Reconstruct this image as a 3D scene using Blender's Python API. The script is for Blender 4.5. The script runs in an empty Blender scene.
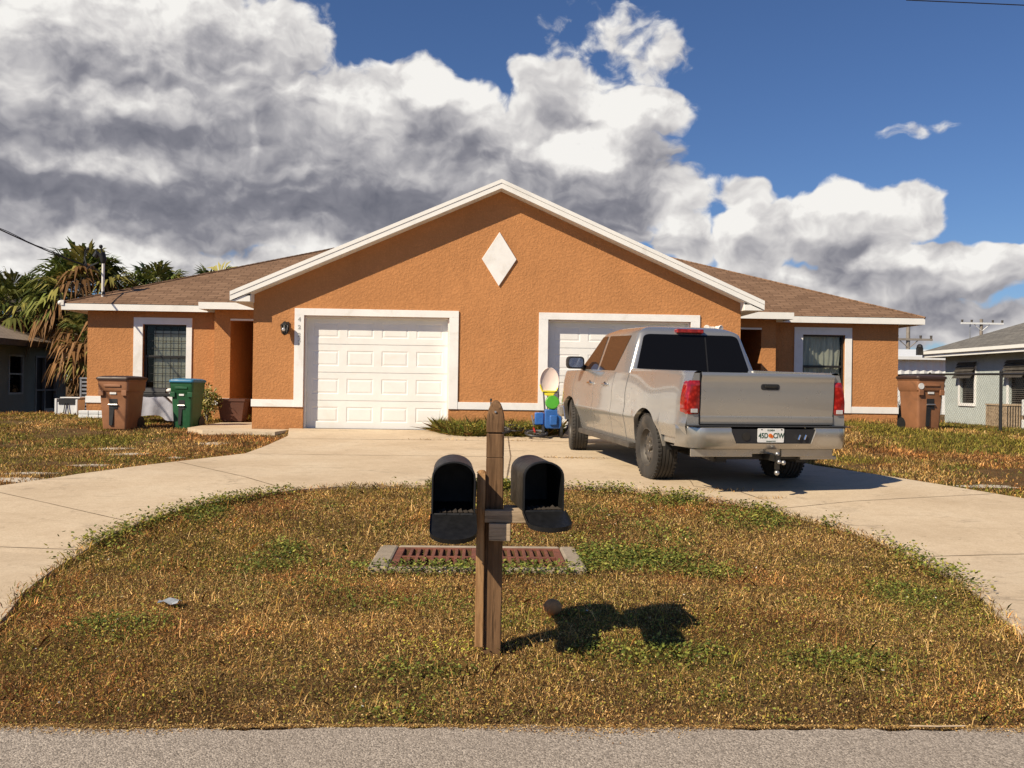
import bpy, bmesh, math, random
import numpy as np
from mathutils import Vector, Matrix
random.seed(7); rng = np.random.default_rng(11)
PI = math.pi
scn = bpy.context.scene
COL = scn.collection
rad = math.radians

# ---------------------------------------------------------------- camera
cam = bpy.data.cameras.new('camera'); cam.sensor_width = 36.0
cam.lens = 900.0/1024*36; cam.clip_end = 3000; cam.clip_start = 0.05
co = bpy.data.objects.new('camera', cam); COL.objects.link(co)
co.matrix_world = Matrix.Translation((0, 0, 0.85)) @ Matrix.Rotation(-rad(2.0), 4, 'Z') @ Matrix.Rotation(rad(90.13), 4, 'X') @ Matrix.Rotation(rad(0.85), 4, 'Z')
scn.camera = co
scn.view_settings.view_transform = 'Standard'; scn.view_settings.look = 'None'
scn.view_settings.gamma = 1; scn.view_settings.exposure = 0.35
try: scn.view_settings.use_curve_mapping = False
except Exception: pass

SUN_AZ = rad(51.5)     # light travels towards +y turned 46 deg to +x
SUN_EL = rad(39.5)
sd = bpy.data.lights.new('sun', 'SUN'); sd.energy = 5.0; sd.angle = rad(0.55); sd.color = (1.0, 0.87, 0.67)
so = bpy.data.objects.new('sun', sd); COL.objects.link(so)
dirv = Vector((math.sin(SUN_AZ)*math.cos(SUN_EL), math.cos(SUN_AZ)*math.cos(SUN_EL), -math.sin(SUN_EL)))
so.rotation_euler = dirv.to_track_quat('-Z', 'Y').to_euler()

# ---------------------------------------------------------------- node helpers
class NT:
    def __init__(s, tree): s.t = tree; s.n = tree.nodes; s.l = tree.links
    def node(s, typ, **kw):
        n = s.n.new(typ)
        for k, v in kw.items(): setattr(n, k, v)
        return n
    def put(s, sock, v):
        if v is None: return
        if isinstance(v, bpy.types.NodeSocket): s.l.new(v, sock)
        else: sock.default_value = v
    def m(s, op, a, b=None, c=None, clamp=False):
        n = s.node('ShaderNodeMath', operation=op); n.use_clamp = clamp
        s.put(n.inputs[0], a); s.put(n.inputs[1], b)
        if c is not None: s.put(n.inputs[2], c)
        return n.outputs[0]
    def v(s, op, a, b=None, scale=None):
        n = s.node('ShaderNodeVectorMath', operation=op)
        s.put(n.inputs[0], a)
        if b is not None: s.put(n.inputs[1], b)
        if scale is not None: s.put(n.inputs['Scale'], scale)
        return n.outputs['Value'] if op in ('LENGTH', 'DOT_PRODUCT', 'DISTANCE') else n.outputs[0]
    def noise(s, vec, scale, detail=4, rough=0.5, dist=0.0, out='Fac', typ='FBM'):
        n = s.node('ShaderNodeTexNoise'); s.put(n.inputs['Vector'], vec)
        n.inputs['Scale'].default_value = scale; n.inputs['Detail'].default_value = detail
        n.inputs['Roughness'].default_value = rough; n.inputs['Distortion'].default_value = dist
        return n.outputs[out]
    def ramp(s, fac, stops, interp='LINEAR'):
        n = s.node('ShaderNodeValToRGB'); s.put(n.inputs[0], fac)
        cr = n.color_ramp; cr.interpolation = interp
        while len(cr.elements) < len(stops): cr.elements.new(0.5)
        for e, (p, c) in zip(cr.elements, stops):
            e.position = p; e.color = (*c, 1) if len(c) == 3 else c
        return n.outputs[0]
    def mix(s, fac, a, b, typ='MIX'):
        n = s.node('ShaderNodeMix', data_type='RGBA', blend_type=typ)
        s.put(n.inputs['Factor'], fac)
        for sk, v in ((n.inputs[6], a), (n.inputs[7], b)):
            if isinstance(v, tuple) and len(v) == 3: v = (*v, 1)
            s.put(sk, v)
        return n.outputs[2]
    def maprange(s, v, a, b, c=0.0, d=1.0, smooth=False):
        n = s.node('ShaderNodeMapRange'); n.interpolation_type = 'SMOOTHSTEP' if smooth else 'LINEAR'
        s.put(n.inputs[0], v)
        for i, x in enumerate((a, b, c, d)): s.put(n.inputs[i+1], x)
        return n.outputs[0]
    def pos(s): return s.node('ShaderNodeTexCoord').outputs['Object']

def base_mat(name):
    m = bpy.data.materials.new(name); m.use_nodes = True
    t = NT(m.node_tree); b = t.n['Principled BSDF']
    return m, t, b
def bump(t, b, h, strength=0.3, dist=0.01):
    n = t.node('ShaderNodeBump'); n.inputs['Strength'].default_value = strength; n.inputs['Distance'].default_value = dist
    t.put(n.inputs['Height'], h); t.l.new(n.outputs[0], b.inputs['Normal'])
def mat(name, col, rough=0.6, metal=0.0, var=0.15, vscale=3.0, bmp=0.0, bscale=60, bdist=0.004, coat=0.0, spec=0.5, dirt=None, dscale=1.2):
    m, t, b = base_mat(name)
    p = t.pos()
    n1 = t.noise(p, vscale, 5, 0.6)
    dark = tuple(c*(1-var) for c in col); lite = tuple(min(1, c*(1+var)) for c in col)
    c = t.ramp(n1, [(0.3, dark), (0.7, lite)])
    if dirt:
        n2 = t.noise(p, dscale, 8, 0.68, 0.6)
        c = t.mix(t.maprange(n2, 0.52, 0.7, 0, dirt[1], True), c, dirt[0])
    t.put(b.inputs['Base Color'], c)
    n3 = t.noise(p, vscale*4, 3, 0.5)
    t.put(b.inputs['Roughness'], t.maprange(n3, 0.3, 0.7, max(0.02, rough-0.06), min(1, rough+0.06)))
    b.inputs['Metallic'].default_value = metal
    b.inputs['Coat Weight'].default_value = coat; b.inputs['Coat Roughness'].default_value = 0.06
    b.inputs['Specular IOR Level'].default_value = spec
    if bmp: bump(t, b, t.noise(p, bscale, 4, 0.6), bmp, bdist)
    return m

M = {}
def stucco(name, col):
    m, t, b = base_mat(name); p = t.pos()
    a = t.noise(p, 1.3, 5, 0.65, 0.4); g = t.noise(p, 9, 5, 0.7)
    c = t.ramp(a, [(0.3, tuple(x*0.86 for x in col)), (0.7, tuple(x*1.1 for x in col))])
    c = t.mix(t.maprange(g, 0.35, 0.7, 0.0, 0.5), c, tuple(x*0.8 for x in col))
    vo = t.node('ShaderNodeTexVoronoi'); vo.inputs['Scale'].default_value = 26; t.put(vo.inputs['Vector'], t.v('ADD', p, t.noise(p, 14, 3, 0.5, out='Color')))
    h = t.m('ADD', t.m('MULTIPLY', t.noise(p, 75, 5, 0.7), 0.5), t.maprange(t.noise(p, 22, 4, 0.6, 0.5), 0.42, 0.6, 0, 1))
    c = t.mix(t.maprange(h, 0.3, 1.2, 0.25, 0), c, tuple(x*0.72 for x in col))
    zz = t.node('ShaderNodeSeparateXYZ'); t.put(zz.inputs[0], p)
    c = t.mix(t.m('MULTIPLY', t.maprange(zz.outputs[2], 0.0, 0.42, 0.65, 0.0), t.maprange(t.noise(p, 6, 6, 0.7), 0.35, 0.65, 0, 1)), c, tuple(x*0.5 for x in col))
    mp = t.node('ShaderNodeMapping'); mp.inputs['Scale'].default_value = (5, 5, .35); t.put(mp.inputs['Vector'], p)
    c = t.mix(t.maprange(t.noise(mp.outputs[0], 1.0, 6, 0.7), 0.52, 0.72, 0, 0.35), c, tuple(x*0.66 for x in col))
    c = t.mix(t.maprange(t.noise(p, 38, 3, 0.6), 0.55, 0.7, 0, 0.5), c, tuple(min(1, x*1.25) for x in col))
    t.put(b.inputs['Base Color'], c); b.inputs['Roughness'].default_value = 0.9; b.inputs['Specular IOR Level'].default_value = 0.2
    bump(t, b, h, 0.42, 0.010); return m
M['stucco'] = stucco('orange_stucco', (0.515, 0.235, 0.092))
M['stucco_blue'] = stucco('pale_stucco', (0.50, 0.55, 0.53))
M['stucco_green'] = stucco('grey_green_stucco', (0.24, 0.28, 0.24))
M['white'] = mat('white_trim_paint', (0.80, 0.79, 0.77), 0.55, var=0.05, bmp=0.15, bscale=90, dirt=((0.55, 0.50, 0.42), 0.35), dscale=2.0)
M['fascia'] = mat('white_fascia', (0.80, 0.79, 0.75), 0.45, var=0.04, dirt=((0.5, 0.47, 0.42), 0.3))
M['door_white'] = mat('garage_door_paint', (0.79, 0.78, 0.75), 0.45, var=0.04, dirt=((0.62, 0.56, 0.46), 0.3), dscale=0.8)
M['door_white'].node_tree.nodes['Principled BSDF']
def shingle(name, c1, c2, c3):
    m, t, b = base_mat(name)
    uv = t.node('ShaderNodeUVMap').outputs[0]
    br = t.node('ShaderNodeTexBrick'); t.put(br.inputs['Vector'], uv)
    br.inputs['Scale'].default_value = 1; br.inputs['Brick Width'].default_value = 0.31; br.inputs['Row Height'].default_value = 0.145
    br.inputs['Mortar Size'].default_value = 0.010; br.inputs['Mortar Smooth'].default_value = 0.3
    br.offset = 0.37
    br.inputs['Color1'].default_value = (0, 0, 0, 1); br.inputs['Color2'].default_value = (1, 1, 1, 1); br.inputs['Mortar'].default_value = (0.5, 0.5, 0.5, 1)
    sep = br.outputs['Color']
    c = t.ramp(sep, [(0.0, c1), (0.5, c2), (1.0, c3)])
    n = t.noise(uv, 2.2, 6, 0.7); c = t.mix(t.maprange(n, 0.35, 0.7, 0, 0.55), c, c3)
    c = t.mix(t.m('MULTIPLY', br.outputs['Fac'], 0.75), c, tuple(x*0.25 for x in c1))
    g = t.noise(uv, 140, 2, 0.6); c = t.mix(t.maprange(g, 0.4, 0.65, 0, 0.35), c, tuple(min(1, x*1.8) for x in c3))
    t.put(b.inputs['Base Color'], c); b.inputs['Roughness'].default_value = 0.95; b.inputs['Specular IOR Level'].default_value = 0.15
    h = t.m('SUBTRACT', t.m('MULTIPLY', g, 0.3), br.outputs['Fac'])
    bump(t, b, h, 0.6, 0.012); return m
M['shingle'] = shingle('brown_shingles', (0.105, 0.060, 0.036), (0.155, 0.092, 0.056), (0.215, 0.132, 0.083))
M['shingle_grey'] = shingle('grey_shingles', (0.09, 0.085, 0.08), (0.13, 0.125, 0.115), (0.17, 0.16, 0.145))
M['shingle_tan'] = shingle('tan_shingles', (0.20, 0.155, 0.12), (0.25, 0.20, 0.155), (0.30, 0.24, 0.19))
M['black'] = mat('black_metal', (0.006, 0.006, 0.006), 0.5, var=0.25, vscale=8, bmp=0.05)
M['bronze'] = mat('dark_bronze', (0.02, 0.018, 0.015), 0.4)
M['steel'] = mat('grey_steel', (0.42, 0.42, 0.42), 0.4, metal=0.8)
M['chrome'] = mat('chrome', (0.75, 0.75, 0.75), 0.12, metal=1.0, var=0.03)
M['rubber'] = mat('tyre_rubber', (0.035, 0.031, 0.027), 0.85, var=0.3, vscale=6, bmp=0.2, dirt=((0.12, 0.095, 0.07), 0.5), dscale=4)
M['rim'] = mat('dusty_steel_rim', (0.10, 0.088, 0.075), 0.55, metal=0.4, var=0.3, vscale=6)
M['plastic_black'] = mat('black_plastic', (0.015, 0.015, 0.016), 0.55, var=0.2, vscale=7, bmp=0.1)
M['bin_brown'] = mat('brown_bin_plastic', (0.29, 0.130, 0.062), 0.5, var=0.12, vscale=4, bmp=0.08, dirt=((0.10, 0.06, 0.035), 0.35), dscale=3)
M['bin_green'] = mat('green_bin_plastic', (0.014, 0.085, 0.032), 0.45, var=0.15, vscale=4, bmp=0.08, dirt=((0.05, 0.08, 0.04), 0.3), dscale=3)
M['lid_brown'] = mat('dark_brown_lid', (0.045, 0.024, 0.016), 0.5)
M['lid_blue'] = mat('blue_lid', (0.025, 0.16, 0.30), 0.45)
M['label_white'] = mat('white_sticker', (0.72, 0.72, 0.70), 0.5, var=0.1, vscale=20)
M['cloth_grey'] = mat('grey_cover', (0.32, 0.32, 0.36), 0.85, var=0.15, bmp=0.4, bscale=10, bdist=0.02)
M['blue_toy'] = mat('blue_plastic', (0.03, 0.12, 0.38), 0.3, var=0.15)
M['green_toy'] = mat('lime_plastic', (0.07, 0.33, 0.025), 0.35, var=0.1)
M['yellow_toy'] = mat('yellow_plastic', (0.80, 0.68, 0.05), 0.4, var=0.1)
M['pink_toy'] = mat('pale_pink_mesh', (0.74, 0.60, 0.54), 0.7, var=0.1)
M['red_toy'] = mat('red_enamel', (0.45, 0.03, 0.02), 0.35)
M['rust'] = mat('rusty_cast_iron', (0.17, 0.055, 0.030), 0.85, var=0.35, vscale=12, bmp=0.5, bscale=70, dirt=((0.07, 0.03, 0.02), 0.6), dscale=7)
M['hole'] = mat('drain_shaft', (0.012, 0.011, 0.010), 0.9)
M['old_concrete'] = mat('weathered_concrete', (0.30, 0.245, 0.18), 0.9, var=0.2, vscale=7, bmp=0.4, bscale=50, dirt=((0.16, 0.13, 0.09), 0.6), dscale=5)
M['coco'] = mat('dry_coconut_husk', (0.48, 0.22, 0.08), 0.8, var=0.35, vscale=14, bmp=0.6, bscale=40)
M['wicker'] = mat('dark_red_pot', (0.10, 0.04, 0.025), 0.8)
M['curtain'] = mat('white_curtain', (0.62, 0.61, 0.56), 0.9, var=0.1)
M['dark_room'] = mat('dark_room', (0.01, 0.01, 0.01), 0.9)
M['pole_wood'] = mat('weathered_pole', (0.22, 0.19, 0.16), 0.9, var=0.2)
M['porcelain'] = mat('porcelain', (0.75, 0.72, 0.66), 0.3)
M['metal_white'] = mat('white_corrugated', (0.70, 0.72, 0.72), 0.5, var=0.06)
def wood(name, c1, c2, axis=2):
    m, t, b = base_mat(name); p = t.pos()
    mp = t.node('ShaderNodeMapping'); sc = [26, 26, 26]; sc[axis] = 1.3
    mp.inputs['Scale'].default_value = sc; t.put(mp.inputs['Vector'], p)
    n = t.noise(mp.outputs[0], 1.0, 6, 0.65, 0.5)
    n2 = t.noise(mp.outputs[0], 3.0, 4, 0.6, 0.2)
    c = t.ramp(n, [(0.28, tuple(x*0.45 for x in c1)), (0.45, c1), (0.7, c2)])
    c = t.mix(t.maprange(n2, 0.55, 0.65, 0, 0.75), c, tuple(x*0.25 for x in c1))
    c = t.mix(t.maprange(t.noise(p, 5, 4, 0.6), 0.45, 0.7, 0, 0.5), c, tuple(x*0.5 for x in c1))
    t.put(b.inputs['Base Color'], c); b.inputs['Roughness'].default_value = 0.85; b.inputs['Specular IOR Level'].default_value = 0.2
    bump(t, b, t.m('ADD', n, n2), 0.6, 0.004); return m
M['post'] = wood('weathered_post_wood', (0.145, 0.080, 0.040), (0.235, 0.135, 0.068))
M['post_old'] = wood('weathered_brown_wood', (0.28, 0.15, 0.065), (0.50, 0.30, 0.145))
M['board'] = wood('grey_board_wood', (0.40, 0.30, 0.20), (0.58, 0.46, 0.33), 0)
# car paint
def paint(name, col):
    m, t, b = base_mat(name); p = t.pos()
    fl = t.node('ShaderNodeTexVoronoi'); fl.inputs['Scale'].default_value = 900; t.put(fl.inputs['Vector'], p)
    n = t.noise(p, 2.0, 6, 0.65)
    c = t.mix(t.maprange(n, 0.4, 0.7, 0, 0.15), col, tuple(x*0.8 for x in col))
    t.put(b.inputs['Base Color'], c); b.inputs['Metallic'].default_value = 0.60
    t.put(b.inputs['Roughness'], t.maprange(t.noise(p, 5, 4, 0.6), 0.3, 0.7, 0.26, 0.31))
    b.inputs['Coat Weight'].default_value = 0.9; b.inputs['Coat Roughness'].default_value = 0.05
    return m
M['silver'] = paint('silver_paint', (0.375, 0.37, 0.355))
M['chrome_dull'] = mat('worn_bumper_chrome', (0.44, 0.42, 0.385), 0.22, metal=0.7, var=0.08, dirt=((0.25, 0.2, 0.15), 0.3), dscale=3)
m, t, b = base_mat('tinted_glass'); b.inputs['Base Color'].default_value = (0.006, 0.006, 0.007, 1); b.inputs['Roughness'].default_value = 0.03; b.inputs['Specular IOR Level'].default_value = 0.16; M['tint'] = m
m, t, b = base_mat('side_tinted_glass'); b.inputs['Base Color'].default_value = (0.035, 0.018, 0.012, 1); b.inputs['Roughness'].default_value = 0.04; b.inputs['Specular IOR Level'].default_value = 0.5; M['tint_side'] = m
m, t, b = base_mat('red_lens'); vo = t.node('ShaderNodeTexVoronoi'); vo.inputs['Scale'].default_value = 22; t.put(vo.inputs['Vector'], t.pos())
t.put(b.inputs['Base Color'], t.ramp(vo.outputs['Distance'], [(0.0, (0.50, 0.03, 0.02)), (0.5, (0.26, 0.005, 0.005)), (1, (0.16, 0.004, 0.004))]))
b.inputs['Roughness'].default_value = 0.12; b.inputs['Coat Weight'].default_value = 0.8; M['red_lens'] = m
M['clear_lens'] = mat('clear_lens', (0.7, 0.7, 0.7), 0.1, metal=0.5)
m, t, b = base_mat('window_glass')
fr = t.node('ShaderNodeFresnel'); fr.inputs[0].default_value = 1.5
tr = t.node('ShaderNodeBsdfTransparent'); tr.inputs[0].default_value = (0.85, 0.88, 0.82, 1); gl = t.node('ShaderNodeBsdfGlossy'); gl.inputs['Roughness'].default_value = 0.02
mx = t.node('ShaderNodeMixShader'); t.put(mx.inputs[0], t.m('MULTIPLY', fr.outputs[0], 0.7)); t.l.new(tr.outputs[0], mx.inputs[1]); t.l.new(gl.outputs[0], mx.inputs[2])
t.l.new(mx.outputs[0], t.n['Material Output'].inputs[0]); M['glass'] = m
def attr_mat(name, rough=0.8, trans=0.0):
    m, t, b = base_mat(name); a = t.node('ShaderNodeAttribute'); a.attribute_name = 'col'
    t.put(b.inputs['Base Color'], a.outputs['Color']); b.inputs['Roughness'].default_value = rough; b.inputs['Specular IOR Level'].default_value = 0.25
    if trans:
        tl = t.node('ShaderNodeBsdfTranslucent'); t.put(tl.inputs[0], a.outputs['Color'])
        mx = t.node('ShaderNodeMixShader'); mx.inputs[0].default_value = trans
        t.l.new(b.outputs[0], mx.inputs[1]); t.l.new(tl.outputs[0], mx.inputs[2]); t.l.new(mx.outputs[0], t.n['Material Output'].inputs[0])
    return m
M['blade'] = attr_mat('grass_blades', 0.75, 0.25)
M['frond'] = attr_mat('palm_leaf', 0.6, 0.2)

# ---------------------------------------------------------------- mesh helpers
class MB:
    def __init__(s): s.v = []; s.f = []; s.m = []; s.uv = None
    def add(s, vs, fs, mi=0):
        o = len(s.v); s.v += [tuple(x) for x in vs]; s.f += [tuple(i+o for i in f) for f in fs]; s.m += [mi]*len(fs)
        return s
    def box(s, x0, x1, y0, y1, z0, z1, mi=0, T=None):
        vs = [(x0,y0,z0),(x1,y0,z0),(x1,y1,z0),(x0,y1,z0),(x0,y0,z1),(x1,y0,z1),(x1,y1,z1),(x0,y1,z1)]
        if T is not None: vs = [T @ Vector(v) for v in vs]
        return s.add(vs, [(0,3,2,1),(4,5,6,7),(0,1,5,4),(1,2,6,5),(2,3,7,6),(3,0,4,7)], mi)
    def prism(s, pts, a, b, plane='xz', mi=0, T=None):
        # pts 2d polygon (ccw), extruded along the third axis from a to b
        n = len(pts)
        def P(p, d):
            if plane == 'xz': return (p[0], d, p[1])
            if plane == 'xy': return (p[0], p[1], d)
            return (d, p[0], p[1])
        vs = [P(p, a) for p in pts]+[P(p, b) for p in pts]
        if T is not None: vs = [T @ Vector(v) for v in vs]
        fs = [tuple(range(n)), tuple(range(2*n-1, n-1, -1))]+[(i, i+n, (i+1) % n+n, (i+1) % n) for i in range(n)]
        return s.add(vs, fs, mi)
    def tube(s, path, r, n=8, mi=0, cap=True):
        path = [Vector(p) for p in path]; k = len(path); rs = r if isinstance(r, (list, tuple)) else [r]*k
        vs = []; fs = []
        ref = None
        for i, p in enumerate(path):
            d = (path[min(i+1, k-1)]-path[max(i-1, 0)]).normalized()
            if ref is None: ref = Vector((0, 0, 1)) if abs(d.z) < 0.9 else Vector((1, 0, 0))
            u = d.cross(ref).normalized(); w = d.cross(u).normalized()
            ref = -w if False else ref
            for j in range(n):
                a = 2*PI*j/n; vs.append(p+(u*math.cos(a)+w*math.sin(a))*rs[i])
        for i in range(k-1):
            for j in range(n):
                fs.append((i*n+j, i*n+(j+1) % n, (i+1)*n+(j+1) % n, (i+1)*n+j))
        if cap: fs += [tuple(range(n-1, -1, -1)), tuple(range((k-1)*n, k*n))]
        return s.add(vs, fs, mi)
    def lathe(s, prof, n=24, T=None, mi=0):
        # prof list of (r, h) about local z
        vs = []; fs = []
        for r, h in prof:
            for j in range(n):
                a = 2*PI*j/n; v = Vector((r*math.cos(a), r*math.sin(a), h)); vs.append(T @ v if T is not None else v)
        for i in range(len(prof)-1):
            for j in range(n): fs.append((i*n+j, i*n+(j+1) % n, (i+1)*n+(j+1) % n, (i+1)*n+j))
        return s.add(vs, fs, mi)
    def grid(s, rows, mi=0, closed=False):
        n = len(rows[0]); vs = [p for r in rows for p in r]; fs = []
        for i in range(len(rows)-1):
            for j in range(n if closed else n-1): fs.append((i*n+j, i*n+(j+1) % n, (i+1)*n+(j+1) % n, (i+1)*n+j))
        return s.add(vs, fs, mi)
    def sphere(s, c, r, n=14, k=8, mi=0, sc=(1, 1, 1)):
        rows = []
        for i in range(k+1):
            a = PI*i/k; rows.append([(c[0]+r*sc[0]*math.sin(a)*math.cos(2*PI*j/n), c[1]+r*sc[1]*math.sin(a)*math.sin(2*PI*j/n), c[2]+r*sc[2]*math.cos(a)) for j in range(n)])
        return s.grid(rows, mi, True)
    def build(s, name, mats, parent=None, smooth=False, bev=0.0, recalc=True):
        me = bpy.data.meshes.new(name); me.from_pydata(s.v, [], s.f)
        for mm in (mats if isinstance(mats, (list, tuple)) else [mats]): me.materials.append(M[mm] if isinstance(mm, str) else mm)
        for p, mi in zip(me.polygons, s.m): p.material_index = mi
        if recalc:
            bm = bmesh.new(); bm.from_mesh(me); bmesh.ops.recalc_face_normals(bm, faces=bm.faces); bm.to_mesh(me); bm.free()
        if smooth:
            for p in me.polygons: p.use_smooth = True
            try: me.set_sharp_from_angle(angle=rad(38))
            except Exception: pass
        o = bpy.data.objects.new(name, me); COL.objects.link(o)
        if parent is not None: o.parent = parent
        if bev:
            b = o.modifiers.new('bevel', 'BEVEL'); b.width = bev; b.segments = 2; b.limit_method = 'ANGLE'; b.angle_limit = rad(40)
        return o
def roof_uv(o):
    me = o.data; uv = me.uv_layers.new(name='UVMap')
    for p in me.polygons:
        n = p.normal
        u = Vector((0, 0, 1)).cross(n)
        u = Vector((1, 0, 0)) if u.length < 1e-4 else u.normalized()
        w = n.cross(u).normalized()
        for li in p.loop_indices:
            c = me.vertices[me.loops[li].vertex_index].co; uv.data[li].uv = (c.dot(u)+50, c.dot(w)+50)
def thing(name, loc, label, cat, group=None, rz=0.0, rx=0.0):
    o = bpy.data.objects.new(name, None); COL.objects.link(o); o.location = loc; o.rotation_euler = (rx, 0, rz); o.empty_display_size = 0.2
    o['label'] = label; o['category'] = cat
    if group: o['group'] = group
    return o
def tag(o, label, cat, group=None):
    o['label'] = label; o['category'] = cat
    if group: o['group'] = group
    return o
def struct(o): o['kind'] = 'structure'; return o
def copy_tree(o, parent=None):
    c = o.copy(); COL.objects.link(c)
    if parent is not None: c.parent = parent
    for ch in list(o.children): copy_tree(ch, c)
    return c
def text_part(name, body, size, T, material, parent, ext=0.001, font_w=1.0):
    cu = bpy.data.curves.new(name, 'FONT'); cu.body = body; cu.size = size; cu.extrude = ext; cu.align_x = 'CENTER'; cu.align_y = 'CENTER'; cu.offset = 0.0015*size/0.06
    tmp = bpy.data.objects.new('tmp_text', cu); COL.objects.link(tmp)
    dg = bpy.context.evaluated_depsgraph_get(); me = bpy.data.meshes.new_from_object(tmp.evaluated_get(dg))
    bpy.data.objects.remove(tmp); bpy.data.curves.remove(cu)
    me.transform(T @ Matrix.Diagonal((font_w, 1, 1, 1))); me.materials.clear(); me.materials.append(M[material])
    o = bpy.data.objects.new(name, me); COL.objects.link(o); o.parent = parent
    return o

# ---------------------------------------------------------------- terrain
def ss(a, b, x): t_ = np.clip((x-a)/(b-a), 0, 1); return t_*t_*(3-2*t_)
def gzv(x, y):
    x = np.asarray(x, float); y = np.asarray(y, float)
    base = np.interp(y, [-60, -5, 0, 3.9, 5, 7.1, 8, 10.5, 14.25, 16.9, 30, 60], [-.6, -.66, -.60, -.60, -.52, -.52, -.45, -.265, -.155, -.02, -.02, -.3])
    L = np.interp(y, [-60, 3.9, 5, 7.1, 8, 10.5, 14.25, 16.9, 18, 20.4, 24, 30, 200], [-.6, -.60, -.52, -.52, -.45, -.28, -.19, -.12, -.07, .06, -.05, -.42, -.5])
    R = np.interp(y, [-60, 3.9, 5, 7.1, 8, 10.5, 14.25, 16.9, 18, 20.4, 24, 30, 200], [-.6, -.60, -.52, -.52, -.45, -.265, -.09, .11, .12, .12, .05, -.25, -.3])
    z = base+(L-base)*ss(4.4, 5.8, -x)+(R-base)*ss(5.0, 6.6, x)
    lo = ss(10.5, 14.5, np.abs(x))*ss(12, 20, y)
    return z+(np.where(x > 0, -.30, -.42)-z)*lo
def gz(x, y): return float(gzv(x, y))
INNER = [(-2.35,3.86),(-2.65,5.1),(-2.9,5.95),(-3.07,6.95),(-3.09,7.66),(-2.94,8.43),(-2.66,9.03),(-2.29,9.5),(-1.63,9.93),(-1.1,10.05),(-.55,10.1),(.46,10.1),(1.35,10.04),(1.88,9.84),(2.36,9.53),(2.8,9.2),(3.14,8.7),(3.4,8.13),(3.55,7.49),(3.49,6.54),(3.28,5.71),(3.0,4.75),(2.75,3.86)]
OUTER = [(-7.0,3.86),(-7.0,5.6),(-6.9,6.8),(-6.5,8.0),(-5.9,9.0),(-5.13,9.84),(-4.73,10.4),(-4.18,11.55),(-3.35,13.0),(-3.3,15.6),(-3.56,16.93),(4.93,16.93),(4.7,15.5),(4.55,13.2),(4.66,12.34),(5.07,11.5),(5.48,10.5),(6.0,9.7),(6.5,8.7),(6.9,7.5),(7.0,6.2),(7.0,5.0),(7.0,3.86)]
def resamp(pts, k=6):
    out = []
    for i in range(len(pts)-1):
        p0, p1, p2, p3 = pts[max(i-1, 0)], pts[i], pts[i+1], pts[min(i+2, len(pts)-1)]
        straight = i == 10
        kk = 30 if straight else k
        for j in range(kk):
            t_ = j/kk
            if straight: out.append((p1[0]+(p2[0]-p1[0])*t_, p1[1]+(p2[1]-p1[1])*t_)); continue
            out.append(tuple(0.5*((2*p1[a])+(-p0[a]+p2[a])*t_+(2*p0[a]-5*p1[a]+4*p2[a]-p3[a])*t_*t_+(-p0[a]+3*p1[a]-3*p2[a]+p3[a])*t_**3) for a in (0, 1)))
    out.append(pts[-1]); return out
def resamp_lin(pts, k=6):
    out = []
    for i in range(len(pts)-1):
        kk = 30 if i == 10 else k
        for j in range(kk):
            t_ = j/kk; out.append((pts[i][0]+(pts[i+1][0]-pts[i][0])*t_, pts[i][1]+(pts[i+1][1]-pts[i][1])*t_))
    out.append(pts[-1]); return out
IN = resamp(INNER); OUT = resamp_lin(OUTER)
def inpoly(x, y, poly):
    x = np.asarray(x); y = np.asarray(y); r = np.zeros(x.shape, bool); n = len(poly)
    for i in range(n):
        x0, y0 = poly[i]; x1, y1 = poly[(i+1) % n]
        if y0 == y1: continue
        c = ((y0 > y) != (y1 > y)) & (x < (x1-x0)*(y-y0)/(y1-y0)+x0); r ^= c
    return r
# ground sheet
xs = np.unique(np.concatenate([np.arange(-16, 16.01, .25), np.arange(-60, -16, 4), np.arange(18, 61, 4), [-1200, -400, -150, 150, 400, 1200]]))
ys = np.unique(np.concatenate([np.arange(2.0, 31, .25), np.arange(-60, 2, 4), np.arange(34, 100, 6), [-1200, -400, -150, 150, 400, 1300]]))
mb = MB(); X, Y = np.meshgrid(xs, ys); Z = gzv(X, Y)-0.012
mb.grid([[(X[i, j], Y[i, j], Z[i, j]) for j in range(len(xs))] for i in range(len(ys))])
m, t, b = base_mat('thatchy_soil'); p = t.pos()
c = t.ramp(t.noise(p, 2.0, 8, 0.7), [(0.3, (0.10, 0.058, 0.026)), (0.5, (0.17, 0.10, 0.042)), (0.68, (0.24, 0.15, 0.07))])
c = t.mix(t.maprange(t.noise(p, 1.1, 5, 0.6, 0.4), 0.55, 0.68, 0, 0.7), c, (0.085, 0.085, 0.025))
c = t.mix(t.maprange(t.noise(p, 90, 3, 0.7), 0.35, 0.65, 0, 0.6), c, (0.05, 0.03, 0.015))
t.put(b.inputs['Base Color'], c); b.inputs['Roughness'].default_value = 1; b.inputs['Specular IOR Level'].default_value = 0.1
bump(t, b, t.noise(p, 45, 6, 0.75), 0.9, 0.03); M['soil'] = m
struct(mb.build('ground', 'soil', smooth=True))
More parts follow.
